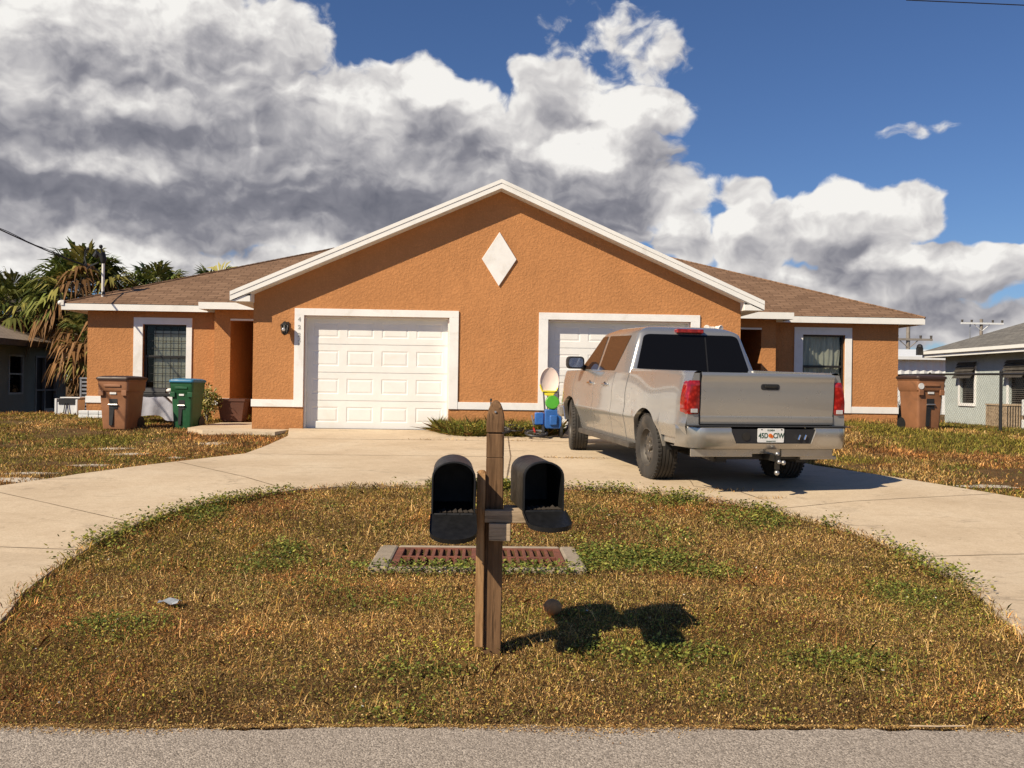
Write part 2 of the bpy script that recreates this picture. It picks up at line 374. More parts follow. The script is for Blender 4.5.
# road
mb = MB(); mb.box(-300, 300, -3.2, 3.0, -.72, -.589)
rows = []
xe = np.arange(-14, 14.01, .03)
edge = 3.79+0.010*np.sin(xe*9)+0.02*np.sin(xe*2.3+1)+.006*np.sin(xe*23+3*np.sin(xe*4))+0.006*rng.standard_normal(len(xe))
mb.grid([[(float(x_), 3.0, -.589) for x_ in xe], [(float(x_), float(e_), -.589) for x_, e_ in zip(xe, edge)], [(float(x_), float(e_)+.01, -.64) for x_, e_ in zip(xe, edge)]])
mb.box(-300, -14, 3.0, 3.79, -.72, -.589); mb.box(14, 300, 3.0, 3.79, -.72, -.589)
m, t, b = base_mat('chip_asphalt'); p = t.pos()
vo = t.node('ShaderNodeTexVoronoi'); vo.inputs['Scale'].default_value = 150; t.put(vo.inputs['Vector'], p)
sp = t.node('ShaderNodeSeparateColor'); t.put(sp.inputs[0], vo.outputs['Color'])
c = t.ramp(sp.outputs[0], [(0.0, (0.14, 0.115, 0.09)), (0.3, (0.26, 0.22, 0.178)), (0.7, (0.36, 0.305, 0.25)), (1.0, (0.52, 0.45, 0.37))])
c = t.mix(t.maprange(t.noise(p, 1.0, 6, 0.7), 0.4, 0.7, 0, 0.3), c, (0.22, 0.175, 0.135))
t.put(b.inputs['Base Color'], c); b.inputs['Roughness'].default_value = 0.9
bump(t, b, t.m('SUBTRACT', 1.0, vo.outputs['Distance']), 0.7, 0.004); M['asphalt'] = m
struct(mb.build('road', 'asphalt', recalc=True))
# driveway
K = 26; rows = []
for (a, c2) in zip(IN, OUT):
    row = []
    for j in range(K+1):
        s_ = j/K; x_ = a[0]+(c2[0]-a[0])*s_; y_ = a[1]+(c2[1]-a[1])*s_; row.append((x_, y_, gz(x_, y_)+.022))
    rows.append([(row[0][0], row[0][1], row[0][2]-.1)]+row+[(row[-1][0], row[-1][1], row[-1][2]-.1)])
mb = MB(); mb.grid(rows)
m, t, b = base_mat('driveway_concrete'); p = t.pos()
c = t.ramp(t.noise(p, 0.7, 7, 0.65), [(0.3, (0.50, 0.39, 0.265)), (0.5, (0.61, 0.49, 0.345)), (0.7, (0.67, 0.56, 0.41))])
c = t.mix(t.maprange(t.noise(p, 60, 4, 0.75), 0.38, 0.68, 0, 0.45), c, (0.33, 0.245, 0.155))
c = t.mix(t.maprange(t.noise(p, 11, 6, 0.75), 0.42, 0.68, 0, 0.30), c, (0.36, 0.265, 0.165))
mp = t.node('ShaderNodeMapping'); mp.inputs['Scale'].default_value = (1.0, 2.2, 1); mp.inputs['Rotation'].default_value = (0, 0, 0.35); t.put(mp.inputs['Vector'], p)
st = t.maprange(t.noise(mp.outputs[0], 1.0, 8, 0.75, 1.2), 0.55, 0.70, 0, 0.6, True)
c = t.mix(st, c, (0.22, 0.17, 0.12))
st2 = t.maprange(t.noise(p, 3.1, 7, 0.8, 0.8), 0.57, 0.70, 0, 0.55, True); c = t.mix(st2, c, (0.25, 0.19, 0.13))
mp = t.node('ShaderNodeMapping'); mp.inputs['Scale'].default_value = (.45, 5.5, 1); mp.inputs['Rotation'].default_value = (0, 0, -0.75); t.put(mp.inputs['Vector'], p)
c = t.mix(t.maprange(t.noise(mp.outputs[0], 1.0, 7, 0.7, 0.8), 0.60, 0.72, 0, 0.45, True), c, (0.20, 0.155, 0.11))
c = t.mix(t.maprange(t.noise(p, 5.5, 5, 0.75, 0.3), 0.66, 0.72, 0, 0.6, True), c, (0.15, 0.115, 0.08))
t.put(b.inputs['Base Color'], c); b.inputs['Roughness'].default_value = 0.88; b.inputs['Specular IOR Level'].default_value = 0.25
bump(t, b, t.noise(p, 35, 6, 0.75), 0.35, 0.004); M['drive'] = m
drv = struct(mb.build('driveway', 'drive', smooth=False))
# control joints and a crack, sunk strips laid on the slab
mb = MB()
def strip(path, w, off=.025):
    pts = []
    for i in range(len(path)-1):
        a, c2 = path[i], path[i+1]; n = max(2, int(math.hypot(c2[0]-a[0], c2[1]-a[1])/.12))
        for j in range(n): pts.append((a[0]+(c2[0]-a[0])*j/n, a[1]+(c2[1]-a[1])*j/n))
    pts.append(path[-1]); L_ = []; R_ = []
    for i, q in enumerate(pts):
        a, c2 = pts[max(0, i-1)], pts[min(len(pts)-1, i+1)]; d = Vector((c2[0]-a[0], c2[1]-a[1])).normalized()
        ww = w*(0.6+0.8*random.random()); L_.append((q[0]-d.y*ww, q[1]+d.x*ww, gz(*q)+off)); R_.append((q[0]+d.y*ww, q[1]-d.x*ww, gz(*q)+off))
    mb.grid([L_, R_])
strip([(-3.95, 11.9), (-2.05, 9.75)], .0065); strip([(-5.3, 9.7), (-3.02, 8.1)], .0055); strip([(-6.6, 7.55), (-3.1, 7.2)], .0045)
strip([(-3.3, 15.2), (-.7, 15.25), (4.7, 15.25)], .011); strip([(-3.33, 12.95), (1.0, 12.95), (4.55, 12.95)], .008)
strip([(.5, 15.9), (.45, 13.0), (.3, 10.12)], .009); strip([(3.0, 9.0), (4.0, 9.45), (5.8, 9.95)], .005)
strip([(3.55, 7.2), (6.9, 7.6)], .005); strip([(2.1, 11.2), (2.5, 10.6), (2.45, 10.2), (2.9, 9.9), (3.1, 9.2)], .006)
M['joint'] = mat('joint_dirt', (0.17, 0.12, 0.075), 1.0, var=0.4, vscale=9)
struct(mb.build('driveway_joints', 'joint', recalc=False))
# front walk to the left porch
mb = MB(); W = [(-4.30, 16.2), (-4.28, 19.0), (-4.27, 20.2), (-5.5, 20.2), (-5.55, 19.6), (-5.35, 18.2), (-5.2, 17.2), (-5.0, 16.3)]
mb.prism([(-5.45, 17.0), (-4.9, 16.1), (-3.6, 15.95), (-3.5, 16.85), (-4.24, 16.85), (-4.26, 20.0), (-5.5, 20.0)], -.13, -.015, 'xy'); struct(mb.build('front_walk', 'drive'))
mb = MB(); mb.box(4.93, 6.3, 16.0, 20.0, -.1, .14); struct(mb.build('side_walk', 'drive'))

# ---------------------------------------------------------------- main house
house = thing('duplex_house', (0.335, 20.0, 0), 'orange stucco duplex with brown shingle roof, white trimmed gable and two white garage doors', 'house')
HO = Vector((0.335, 20.0, 0))
def hpart(mb, name, mats, parent=None, **kw):
    if parent is None or parent is house:
        mb.v = [(v[0]-HO.x, v[1]-HO.y, v[2]) for v in mb.v]; return mb.build(name, mats, house, **kw)
    mb.v = [(v[0]-HO.x, v[1]-HO.y, v[2]) for v in mb.v]
    return mb.build(name, mats, parent, **kw)
CX, RZ, SL = 0.335, 4.66, 0.438
def under(x): return RZ-.15-SL*abs(x-CX)
gw = MB(); gy0, gy1 = 16.9, 17.1
XL, XR = -4.24, 4.91
gw.prism([(XL, -.35), (-3.30, -.35), (-3.30, 2.11), (XL, 2.11)], gy0, gy1)
gw.prism([(-.60, -.35), (1.255, -.35), (1.255, 2.11), (-.60, 2.11)], gy0, gy1)
gw.prism([(3.955, -.35), (XR, -.35), (XR, 2.11), (3.955, 2.11)], gy0, gy1)
gw.prism([(XL, 2.11), (XR, 2.11), (XR, under(XR)), (CX, under(CX)), (XL, under(XL))], gy0, gy1)
gw.box(XL, XL+.2, gy1, 22.0, -.35, 2.5); gw.box(XR-.2, XR, gy1, 22.0, -.35, 2.5)
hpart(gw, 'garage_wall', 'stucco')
# wings and porches
def window_hole_wall(mb, x0, x1, y0, y1, z0, z1, hx0, hx1, hz0, hz1):
    mb.box(x0, hx0, y0, y1, z0, z1); mb.box(hx1, x1, y0, y1, z0, z1)
    mb.box(hx0, hx1, y0, y1, z0, hz0); mb.box(hx0, hx1, y0, y1, hz1, z1)
lw = MB(); window_hole_wall(lw, -8.78, -5.85, 20.4, 20.6, -.4, 2.44, -7.556, -6.597, .62, 2.11)
lw.box(-8.78, -8.58, 20.6, 30, -.4, 2.44)
lw.box(-5.85, -5.50, 19.95, 20.6, -.4, 2.44); lw.box(-5.50, -4.24, 19.95, 20.2, 2.20, 2.44)
lw.box(-5.70, -5.50, 20.6, 23.0, -.4, 2.44); lw.box(-5.50, -4.24, 23.0, 23.2, -.4, 2.44); lw.box(-4.24, -4.05, 22.0, 23.0, -.4, 2.44); lw.box(-5.50, -4.24, 20.31, 22.99, 2.38, 2.43)  # recess deepened and ceiling added to cut light inside the left porch
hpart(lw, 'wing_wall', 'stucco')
rw = MB(); window_hole_wall(rw, 6.60, 9.60, 20.4, 20.6, -.4, 2.44, 7.37, 8.35, .62, 2.13)
rw.box(9.40, 9.60, 20.6, 30, -.4, 2.44)
rw.box(6.27, 6.60, 19.95, 20.6, -.4, 2.44); rw.box(4.91, 6.27, 19.95, 20.2, 2.20, 2.44)
rw.box(6.27, 6.47, 20.6, 23.0, -.4, 2.44); rw.box(4.91, 6.27, 23.0, 23.2, -.4, 2.44); rw.box(4.72, 4.91, 22.0, 23.0, -.4, 2.44); rw.box(4.91, 6.27, 20.31, 22.99, 2.38, 2.43)  # right porch likewise: extra depth and added ceiling keep the opening dark
hpart(rw, 'wing_wall', 'stucco')
# bands (white belt)
def band(x0, x1, y, z0=.40, z1=.535): 
    mb = MB(); mb.box(x0, x1, y-.022, y, z0, z1); return mb
class BB:
    def box(s, *a): q = MB(); q.box(*a); hpart(q, 'belt_band', 'white', bev=.004)
bb = BB()
for x0, x1, y in ((XL-.02, -3.475, 16.9), (-.425, 1.08, 16.9), (4.13, XR+.02, 16.9)): bb.box(x0, x1, y-.022, y-.001, .40, .535)
bb.box(XL-.02, XL-.001, 16.901, 19.9, .40, .535); bb.box(XR+.001, XR+.02, 16.901, 19.9, .40, .535)
bb.box(-8.80, -7.76, 20.378, 20.399, .34, .49); bb.box(-6.47, -5.851, 20.378, 20.399, .34, .49); bb.box(-5.851, -5.50, 19.928, 19.949, .34, .49)
bb.box(-5.50, -4.26, 22.978, 22.999, .34, .49)
bb.box(8.51, 9.62, 20.378, 20.399, .34, .49); bb.box(6.601, 7.17, 20.378, 20.399, .34, .49); bb.box(6.27, 6.60, 19.928, 19.949, .34, .49)
bb.box(4.93, 6.27, 22.978, 22.999, .34, .49)
# garage door trims
for n, (x0, x1, o0, o1) in enumerate(((-3.475, -.425, -3.30, -.60), (1.08, 4.13, 1.255, 3.955))):
    mb = MB(); mb.box(x0, o0, 16.872, 16.899, .40, 2.11); mb.box(o1, x1, 16.872, 16.899, .40, 2.11); mb.box(x0, x1, 16.872, 16.899, 2.11, 2.24)
    tr = hpart(mb, 'garage_trim', 'white', bev=.004)
    # sectional door
    mb = MB(); yb = 17.065; W_ = o1-o0
    T0 = 2.12; hh = T0/4
    mb.box(o0, o1, yb+.012, yb+.05, -.05, T0)
    for r_ in range(4):
        z0 = r_*hh+.006; z1 = (r_+1)*hh-.006
        # each section a front skin with four embossed panels
        xsn = [o0+.002]; 
        pw = (W_-.10)/4
        cells = []
        for c_ in range(4):
            a = o0+.05+c_*pw+.075; cells.append((a, a+pw-.15))
        zc0, zc1 = z0+.115, z1-.115
        X_ = [o0]+[v for c in cells for v in c]+[o1]
        for k in range(len(X_)-1):
            if k % 2 == 0: mb.add([(X_[k], yb, z0), (X_[k+1], yb, z0), (X_[k+1], yb, z1), (X_[k], yb, z1)], [(0, 1, 2, 3)])
            else:
                a, b_ = X_[k], X_[k+1]
                mb.add([(a, yb, z0), (b_, yb, z0), (b_, yb, zc0), (a, yb, zc0)], [(0, 1, 2, 3)]); mb.add([(a, yb, zc1), (b_, yb, zc1), (b_, yb, z1), (a, yb, z1)], [(0, 1, 2, 3)])
                lv = [(0, 0), (.014, .0065), (.026, .0065), (.050, 0.001)]
                prev = None
                for ins, dep in lv:
                    q = [(a+ins, yb+dep, zc0+ins), (b_-ins, yb+dep, zc0+ins), (b_-ins, yb+dep, zc1-ins), (a+ins, yb+dep, zc1-ins)]
                    if prev: mb.add(prev+q, [(i, (i+1) % 4, (i+1) % 4+4, i+4) for i in range(4)])
                    prev = q
                mb.add(prev, [(0, 1, 2, 3)])
        mb.add([(o0, yb, z1), (o1, yb, z1), (o1, yb+.012, z1), (o0, yb+.012, z1)], [(0, 1, 2, 3)]); mb.add([(o0, yb, z0), (o1, yb, z0), (o1, yb+.012, z0), (o0, yb+.012, z0)], [(0, 1, 2, 3)])
    gd = hpart(mb, 'garage_door', 'door_white')
    mb = MB(); mb.box(o0+.001, o1-.001, yb-.012, yb+.06, -.06, -.012); hpart(mb, 'bottom_seal', 'plastic_black', gd)
    mb = MB(); mb.box(o0+.001, o0+.03, 16.95, yb-.002, -.05, 2.10); mb.box(o1-.03, o1-.001, 16.95, yb-.002, -.05, 2.10); mb.box(o0+.03, o1-.03, 16.95, yb-.002, 2.08, 2.109); hpart(mb, 'jamb', 'door_white')
# gable diamond
mb = MB(); mb.prism([(.315, 2.72), (.64, 3.225), (.315, 3.735), (-.01, 3.225)], 16.868, 16.899); hpart(mb, 'gable_diamond', 'white', bev=.006)
# roofs
def slab(top, th, mi=0):
    mb = MB(); n = len(top)
    vs = list(top)+[(x, y, z-th) for x, y, z in top]
    mb.add(vs, [tuple(range(n)), tuple(range(2*n-1, n-1, -1))]+[(i, i+n, (i+1) % n+n, (i+1) % n) for i in range(n)], mi); return mb
EXL, EXR = -4.60, 5.27
ez = RZ-SL*(CX-EXL)
for sx in (0, 1):
    ex = EXL if sx == 0 else EXR
    tp = [(ex, 16.56, ez), (CX, 16.56, RZ), (CX, 27, RZ), (ex, 27, ez)]
    if sx: tp = tp[::-1]
    tp = [(x_, max(y_, 16.627), z_) for x_, y_, z_ in tp]; o = hpart(slab(tp, .045), 'gable_roof', 'shingle'); roof_uv(o)
# rake boards (two steps), soffit, eave returns
for sx in (-1, 1):
    ex = EXL if sx < 0 else EXR
    mb = MB()
    def rz_(x, d): return RZ-SL*abs(x-CX)-d
    e2 = ex-.012*(-sx)
    mb.prism([(ex, rz_(ex, -.006)), (ex, rz_(ex, .16)), (CX, rz_(CX, .16)), (CX, rz_(CX, -.006))], 16.60, 16.625)
    mb.prism([(ex, rz_(ex, -.008)), (ex, rz_(ex, .062)), (CX, rz_(CX, .062)), (CX, rz_(CX, -.008))], 16.590, 16.5995)
    # boxed eave end
    inx = XL+.001 if sx < 0 else XR-.001
    hpart(mb, 'rake_board', 'fascia')
    mb = MB(); zb = ez-.165
    inner = XL if sx < 0 else XR
    zt = rz_(inner, .05)
    mb.prism([(ex, zb), (inner, zb), (inner, zt-.13), (ex, ez-.17+.01)] if False else [(ex+.002*-sx, zb-.005), (inner, zb-.005), (inner, zb+.10), (ex+.002*-sx, ez-.06)], 16.626, 16.66)
    hpart(mb, 'eave_return', 'fascia')
    mb = MB(); a, b_ = sorted((inner, inner+.012*-sx)); mb.box(a, b_, 16.661, 16.898, zb-.004, zb+.16); hpart(mb, 'eave_return', 'fascia')
    mb = MB(); a, b_ = sorted((ex, inner)); mb.box(a+.01, b_-.002, 16.66, 27, zb-.002, zb+.01); hpart(mb, 'soffit', 'white')
    mb = MB(); a, b_ = sorted((ex, ex+.02*-sx)); mb.box(a, b_, 16.66, 20.0, zb+.011, ez-.046); hpart(mb, 'fascia_board', 'fascia')
    mb = MB(); mb.prism([(ex+.03*-sx, rz_(ex, .161)), (CX, rz_(CX, .161)), (CX, rz_(CX, .149)), (ex+.03*-sx, rz_(ex, .149))], 16.626, 16.899); hpart(mb, 'rake_soffit', 'white')
# hip roof over the whole house
FX0, FX1, FY0, FY1 = -9.24, 10.08, 20.12, 30.3; EZ = 2.535; P_ = .405; run = (FY1-FY0)/2; RY = FY0+run; RR = EZ+P_*run
faces = dict(front=[(FX0, FY0, EZ), (FX1, FY0, EZ), (FX1-run, RY, RR), (FX0+run, RY, RR)], back=[(FX1, FY1, EZ), (FX0, FY1, EZ), (FX0+run, RY, RR), (FX1-run, RY, RR)],
             left=[(FX0, FY1, EZ), (FX0, FY0, EZ), (FX0+run, RY, RR)], right=[(FX1, FY0, EZ), (FX1, FY1, EZ), (FX1-run, RY, RR)])
mb = MB()
for k in faces: mb.add(faces[k], [tuple(range(len(faces[k])))])
o = hpart(mb, 'hip_roof', 'shingle', recalc=False); roof_uv(o)
mb = MB()   # ridge caps along the hips
for a, b_ in (((FX0, FY0, EZ), (FX0+run, RY, RR)), ((FX1, FY0, EZ), (FX1-run, RY, RR)), ((FX0+run, RY, RR), (FX1-run, RY, RR))):
    a = Vector(a); b_ = Vector(b_); L_ = (b_-a).length; n = int(L_/.15)
    for i in range(n):
        c = a+(b_-a)*(i/n); c2 = a+(b_-a)*((i+1.15)/n); mb.tube([c+Vector((0, 0, .0)), c2+Vector((0, 0, .012))], [.032, .026], 6)
hc = hpart(mb, 'ridge_cap', 'shingle'); roof_uv(hc)
mb = MB()
mb.box(FX0, FX1, FY0, FY0+.025, EZ-.15, EZ-.012); mb.box(FX0, FX0+.025, FY0+.026, FY1, EZ-.15, EZ-.012); mb.box(FX1-.025, FX1, FY0+.026, FY1, EZ-.15, EZ-.012)
hpart(mb, 'eave_fascia', 'fascia')
mb = MB(); mb.box(FX0+.03, FX1-.03, FY0+.03, 20.6, EZ-.105, EZ-.096); mb.box(FX0+.03, -8.58, 20.601, FY1, EZ-.105, EZ-.096); mb.box(9.40, FX1-.03, 20.601, FY1, EZ-.105, EZ-.096); hpart(mb, 'wing_soffit', 'white')
mb = MB(); mb.box(FX0-.005, FX0+.06, FY0-.02, FY0+.08, EZ-.05, EZ+.06); mb.sphere((FX0-.03, FY0+.03, EZ+.0), .06, 10, 6); hpart(mb, 'vent_cap', 'porcelain', smooth=True)
# porch roofs
for sx in (-1, 1):
    x0, x1 = (-6.06, -4.25) if sx < 0 else (4.92, 6.84)
    zf = 2.555; y0 = 19.5; q = .45
    outer = x0 if sx < 0 else x1; inner = x1 if sx < 0 else x0
    top = [(outer, y0, zf), (inner, y0, zf), (inner, y0+1.3, zf+.405*1.3), (outer-1.3*sx*0+(-sx)*1.0, y0+1.0+.3, zf+.405*1.3)]
    if sx > 0: top = top[::-1]
    o = hpart(slab(top, .02), 'porch_roof', 'shingle'); roof_uv(o)
    side = [(outer, y0, zf), (outer-sx*1.0, y0+1.3, zf+.405*1.3), (outer, y0+1.2, zf+.0)]
    if sx < 0: pass
    else: side = side[::-1]
    o = hpart(slab(side, .02), 'porch_roof', 'shingle'); roof_uv(o)
    mb = MB(); mb.box(x0, x1, y0-.02, y0, zf-.15, zf-.005); a, b_ = sorted((outer, outer-sx*.02)); mb.box(a, b_, y0+.001, 20.118, zf-.15, zf-.005); hpart(mb, 'porch_fascia', 'fascia')
    mb = MB(); mb.box(x0+.025, x1-.025, y0+.001, 20.3, zf-.115, zf-.108); hpart(mb, 'porch_soffit', 'white')
    mb = MB(); ox0, ox1 = (-5.50, -4.24) if sx < 0 else (4.91, 6.27)
    mb.box(ox0, ox1, 19.93, 19.949, 2.195, 2.235); hpart(mb, 'porch_lintel', 'white')
    mb = MB(); mb.box(ox0+.15, ox1-.15, 22.93, 22.975, 0, 2.05); dr = hpart(mb, 'front_door', 'wicker'); 
    mb = MB(); mb.sphere((ox0+.24, 22.90, 1.0), .035, 8, 6); hpart(mb, 'handle', 'bronze', dr, smooth=True)
# windows
def house_window(x0, x1, z0, z1, t0, t1, tb, tt, muntins, kind):
    mb = MB()
    mb.box(t0, x0, 20.372, 20.399, tb, z1); mb.box(x1, t1, 20.372, 20.399, tb, z1); mb.box(t0, t1, 20.372, 20.399, z1, tt); mb.box(x0, x1, 20.372, 20.399, tb, z0)
    hpart(mb, 'window_trim', 'white', bev=.004)
    mb = MB(); w = .035; y0, y1 = 20.47, 20.53; zm = z0+(z1-z0)*.52
    mb.box(x0, x0+w, y0, y1, z0, z1); mb.box(x1-w, x1, y0, y1, z0, z1); mb.box(x0+w, x1-w, y0, y1, z0, z0+w); mb.box(x0+w, x1-w, y0, y1, z1-w, z1)
    mb.box(x0+w, x1-w, y0-.01, y1, zm-.025, zm+.025)
    mb.box(x0+w, x0+w+.03, y0+.01, y1-.01, z0+w, zm-.025)
    fr = hpart(mb, 'window', 'bronze', bev=.003)
    if muntins:
        mb = MB()
        for i in range(1, 5):
            xx = x0+w+.03+(x1-x0-2*w-.03)*i/5; mb.box(xx-.006, xx+.006, 20.488, 20.4945, z0+w, zm-.026); mb.box(xx-.006, xx+.006, 20.488, 20.4945, zm+.026, z1-w)
        for i in range(1, 4):
            for a, b_ in ((z0+w, zm-.026), (zm+.026, z1-w)):
                zz = a+(b_-a)*i/4; mb.box(x0+w, x1-w, 20.4946, 20.500, zz-.006, zz+.006)
        hpart(mb, 'muntins', 'bronze', fr)
    mb = MB(); mb.add([(x0+w, 20.515, z0+w), (x1-w, 20.515, z0+w), (x1-w, 20.515, z1-w), (x0+w, 20.515, z1-w)], [(0, 1, 2, 3)]); hpart(mb, 'pane', 'glass', fr)
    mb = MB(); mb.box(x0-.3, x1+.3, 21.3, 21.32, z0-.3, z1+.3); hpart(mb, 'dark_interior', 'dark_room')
    mb = MB()
    if kind == 'blind':
        n = 46
        for i in range(n):
            z_ = z0+.05+(z1-.16-z0-.05)*i/(n-1); mb.box(x0+.20, x1-.03, 20.535, 20.543, z_, z_+.026)
        hpart(mb, 'blind', 'curtain', fr)
    else:
        rows = []
        for k in range(9):
            z_ = z1-.01-(z1-z0-.45)*k/8; row = []
            for j in range(60):
                u = j/59; row.append((x0+.06+(x1-x0-.12)*u+.012*math.sin(k*1.1+u*5), 20.575+.022*math.sin(u*23+.5*math.sin(k*.8))+.016*math.sin(u*51+k*.4)+(.10*math.exp(-((u-.47)/.07)**2)), z_+.04*math.sin(u*7)*(k/8)))
            rows.append(row)
        mb.grid(rows); hpart(mb, 'curtain', 'curtain', fr, smooth=True)
house_window(-7.556, -6.597, .62, 2.11, -7.76, -6.47, .34, 2.262, True, 'blind')
house_window(7.37, 8.35, .62, 2.13, 7.17, 8.51, .34, 2.30, False, 'curtain')
# window air mullion on right, wall lights
mb = MB(); T = Matrix.Translation((-3.63, 16.80, 1.82))
mb.box(-3.68, -3.58, 16.87, 16.899, 1.80, 1.98); mb.tube([(-3.63, 16.88, 1.93), (-3.63, 16.80, 1.96), (-3.63, 16.76, 1.93)], .012, 6)
mb.lathe([(.0, .16), (.03, .14), (.075, .10), (.08, .09), (.05, -.07), (.035, -.09), (.0, -.11)], 6, Matrix.Translation((-3.63, 16.76, 1.83)))
for a in range(6):
    aa = a*PI/3; mb.tube([(-3.63+.078*math.cos(aa), 16.76+.078*math.sin(aa), 1.92), (-3.63+.05*math.cos(aa), 16.76+.05*math.sin(aa), 1.76)], .007, 4)
lamp = hpart(mb, 'wall_lamp', 'black'); mb = MB(); mb.lathe([(.068, .075), (.045, -.06)], 12, Matrix.Translation((-3.63, 16.76, 1.83))); 
mb.sphere((-3.64, 16.70, 1.83), .035, 8, 6); hpart(mb, 'lamp_glass', 'clear_lens', lamp, smooth=True)
mb = MB(); mb.box(4.31, 4.41, 16.86, 16.899, 1.93, 2.03); fl = hpart(mb, 'flood_light', 'porcelain', bev=.01)
for dx in (-.11, .11):
    T = Matrix.Translation((4.36+dx, 16.80, 2.0)) @ Matrix.Rotation(rad(100), 4, 'X') @ Matrix.Rotation(rad(-25 if dx < 0 else 25), 4, 'Y')
    mb = MB(); mb.lathe([(0, -.09), (.03, -.08), (.035, -.02), (.06, .05), (.055, .06), (0, .055)], 14, T); hpart(mb, 'lamp_head', 'porcelain', fl, smooth=True)
mb = MB(); mb.sphere((4.37, 16.82, 1.94), .035, 10, 6); hpart(mb, 'motion_sensor', 'plastic_black', fl, smooth=True)
M['number_grey'] = mat('faded_grey_digits', (0.38, 0.38, 0.36), 0.5)
# house number on the trim, one digit under another
for i, d in enumerate('4227'):
    T = Matrix.Translation(Vector((-3.385, 16.868, 2.03-i*.145))-HO) @ Matrix.Rotation(rad(90), 4, 'X')
    text_part('house_number', d, .105, T, 'number_grey', house)
# service mast
mx_, my_ = -8.55, 20.62
def hv(*a): return a
mb = MB(); mb.tube([(mx_, my_, 2.3), (mx_, my_, 3.52)], .032, 10); mast = hpart(mb, 'service_mast', 'porcelain', smooth=True)
mb = MB(); mb.tube([(mx_, my_, 3.48), (mx_, my_, 3.57), (mx_-.03, my_, 3.69), (mx_-.13, my_, 3.71), (mx_-.19, my_, 3.62)], [.04, .07, .08, .08, .06], 10); hpart(mb, 'weatherhead', 'plastic_black', mast, smooth=True)
mb = MB()
for k in range(3):
    mb.tube([(mx_-.12, my_+.02*k, 3.50), (mx_-.22-.03*k, my_, 3.44), (mx_-.36, my_, 3.38-.02*k), (mx_-.44+.03*k, my_, 3.46), (mx_-.42, my_, 3.62), (mx_-.36-.03*k, my_, 3.74+.03*k), (mx_-.34, my_, 3.80-.04*k)][:5+k], .015, 5)
mb.sphere((mx_-.35, my_, 3.80), .04, 8, 6); mb.sphere((mx_-.06, my_, 3.86), .045, 8, 6); mb.tube([(mx_-.06, my_, 3.86), (mx_, my_, 3.60)], .02, 5)
hpart(mb, 'drip_loop', 'plastic_black', mast, smooth=True)
mb = MB(); mb.lathe([(.06, 0), (.045, .04), (.03, .07)], 10, Matrix.Translation((mx_, my_, 2.78))); hpart(mb, 'flashing', 'bronze', mast, smooth=True)
# overhead service cable running to the street side
mb = MB(); A = Vector((-8.62, 20.6, 3.30)); B = Vector((-9.6, 18.0, 3.83)); pts = []
for i in range(41):
    s_ = 3.2*i/40; q = A.lerp(B, s_); q.z -= .05*s_*(1-s_)*(3.2-s_); pts.append(q)
mb.tube(pts, .013, 6); mb.tube([q+Vector((.0, .0, .022+.012*math.sin(i*1.3))) for i, q in enumerate(pts)], .008, 5)
tag(mb.build('power_cable', 'plastic_black', smooth=True), 'black overhead service cable sagging to the roof mast from the upper left', 'cable')
# slack wire at the upper right
mb = MB(); mb.tube([(4.55+i*.3, 9.6, 5.10-.004*i) for i in range(12)], .006, 5); tag(mb.build('power_cable', 'plastic_black'), 'thin dark wire crossing the sky at the top right corner', 'cable')

# ---------------------------------------------------------------- neighbour houses
def simple_house(name, label, wallx, facing, y0, y1, depth, zb, ze, over, roofm, wallm, pitch=.36, fas='fascia', fh=.14):
    h = thing(name, (wallx, y0, zb), label, 'house'); O = h.location.copy()
    def hp(mb, n, mats, par=None, **kw):
        mb.v = [(v[0]-O.x, v[1]-O.y, v[2]-O.z) for v in mb.v]; return mb.build(n, mats, par or h, **kw)
    s = facing  # -1: wall faces -x ; house body extends towards +x
    xb = wallx-s*depth
    a, b_ = sorted((wallx, xb)); 
    return h, hp, s, a, b_
# right neighbour: pale house, wall faces -x
zb = -.32; ze = 2.04
rn, rp, s, xa, xb = simple_house('neighbour_house', 'pale blue grey bungalow with grey shingle roof behind the chain link fence at right', 14.7, -1, 14.0, 29.6, 9, zb, ze, .4, None, None)
mb = MB(); wins = [(26.3, 27.1, .54, 1.66), (23.75, 24.55, .54, 1.66)]
ysp = [14.0, 23.75, 24.55, 26.3, 27.1, 28.0]
for k in range(5):
    if k % 2 == 0: mb.box(14.7, 14.9, ysp[k], ysp[k+1], zb-.3, ze)
    else: mb.box(14.7, 14.9, ysp[k], ysp[k+1], zb-.3, .54); mb.box(14.7, 14.9, ysp[k], ysp[k+1], 1.66, ze)
mb.box(14.9, 24, 27.8, 28.0, zb-.3, ze); mb.box(14.9, 24, 14.0, 14.2, zb-.3, ze); mb.box(23.8, 24, 14.2, 27.8, zb-.3, ze)
rp(mb, 'wall', 'stucco_blue')
ex0, ey0, ey1, ex1 = 14.25, 13.5, 28.6, 24.5; zt = ze+.12; rn_run = (ex1-ex0)/2; cx_ = ex0+rn_run; rh = zt+.40*rn_run
F = [[(ex0, ey1, zt), (ex0, ey0, zt), (cx_, ey0+rn_run, rh), (cx_, ey1-rn_run, rh)], [(ex1, ey0, zt), (ex1, ey1, zt), (cx_, ey1-rn_run, rh), (cx_, ey0+rn_run, rh)], [(ex0, ey0, zt), (ex1, ey0, zt), (cx_, ey0+rn_run, rh)], [(ex1, ey1, zt), (ex0, ey1, zt), (cx_, ey1-rn_run, rh)]]
mb = MB()
for f in F: mb.add(f, [tuple(range(len(f)))])
o = rp(mb, 'roof', 'shingle_grey', recalc=False); roof_uv(o)
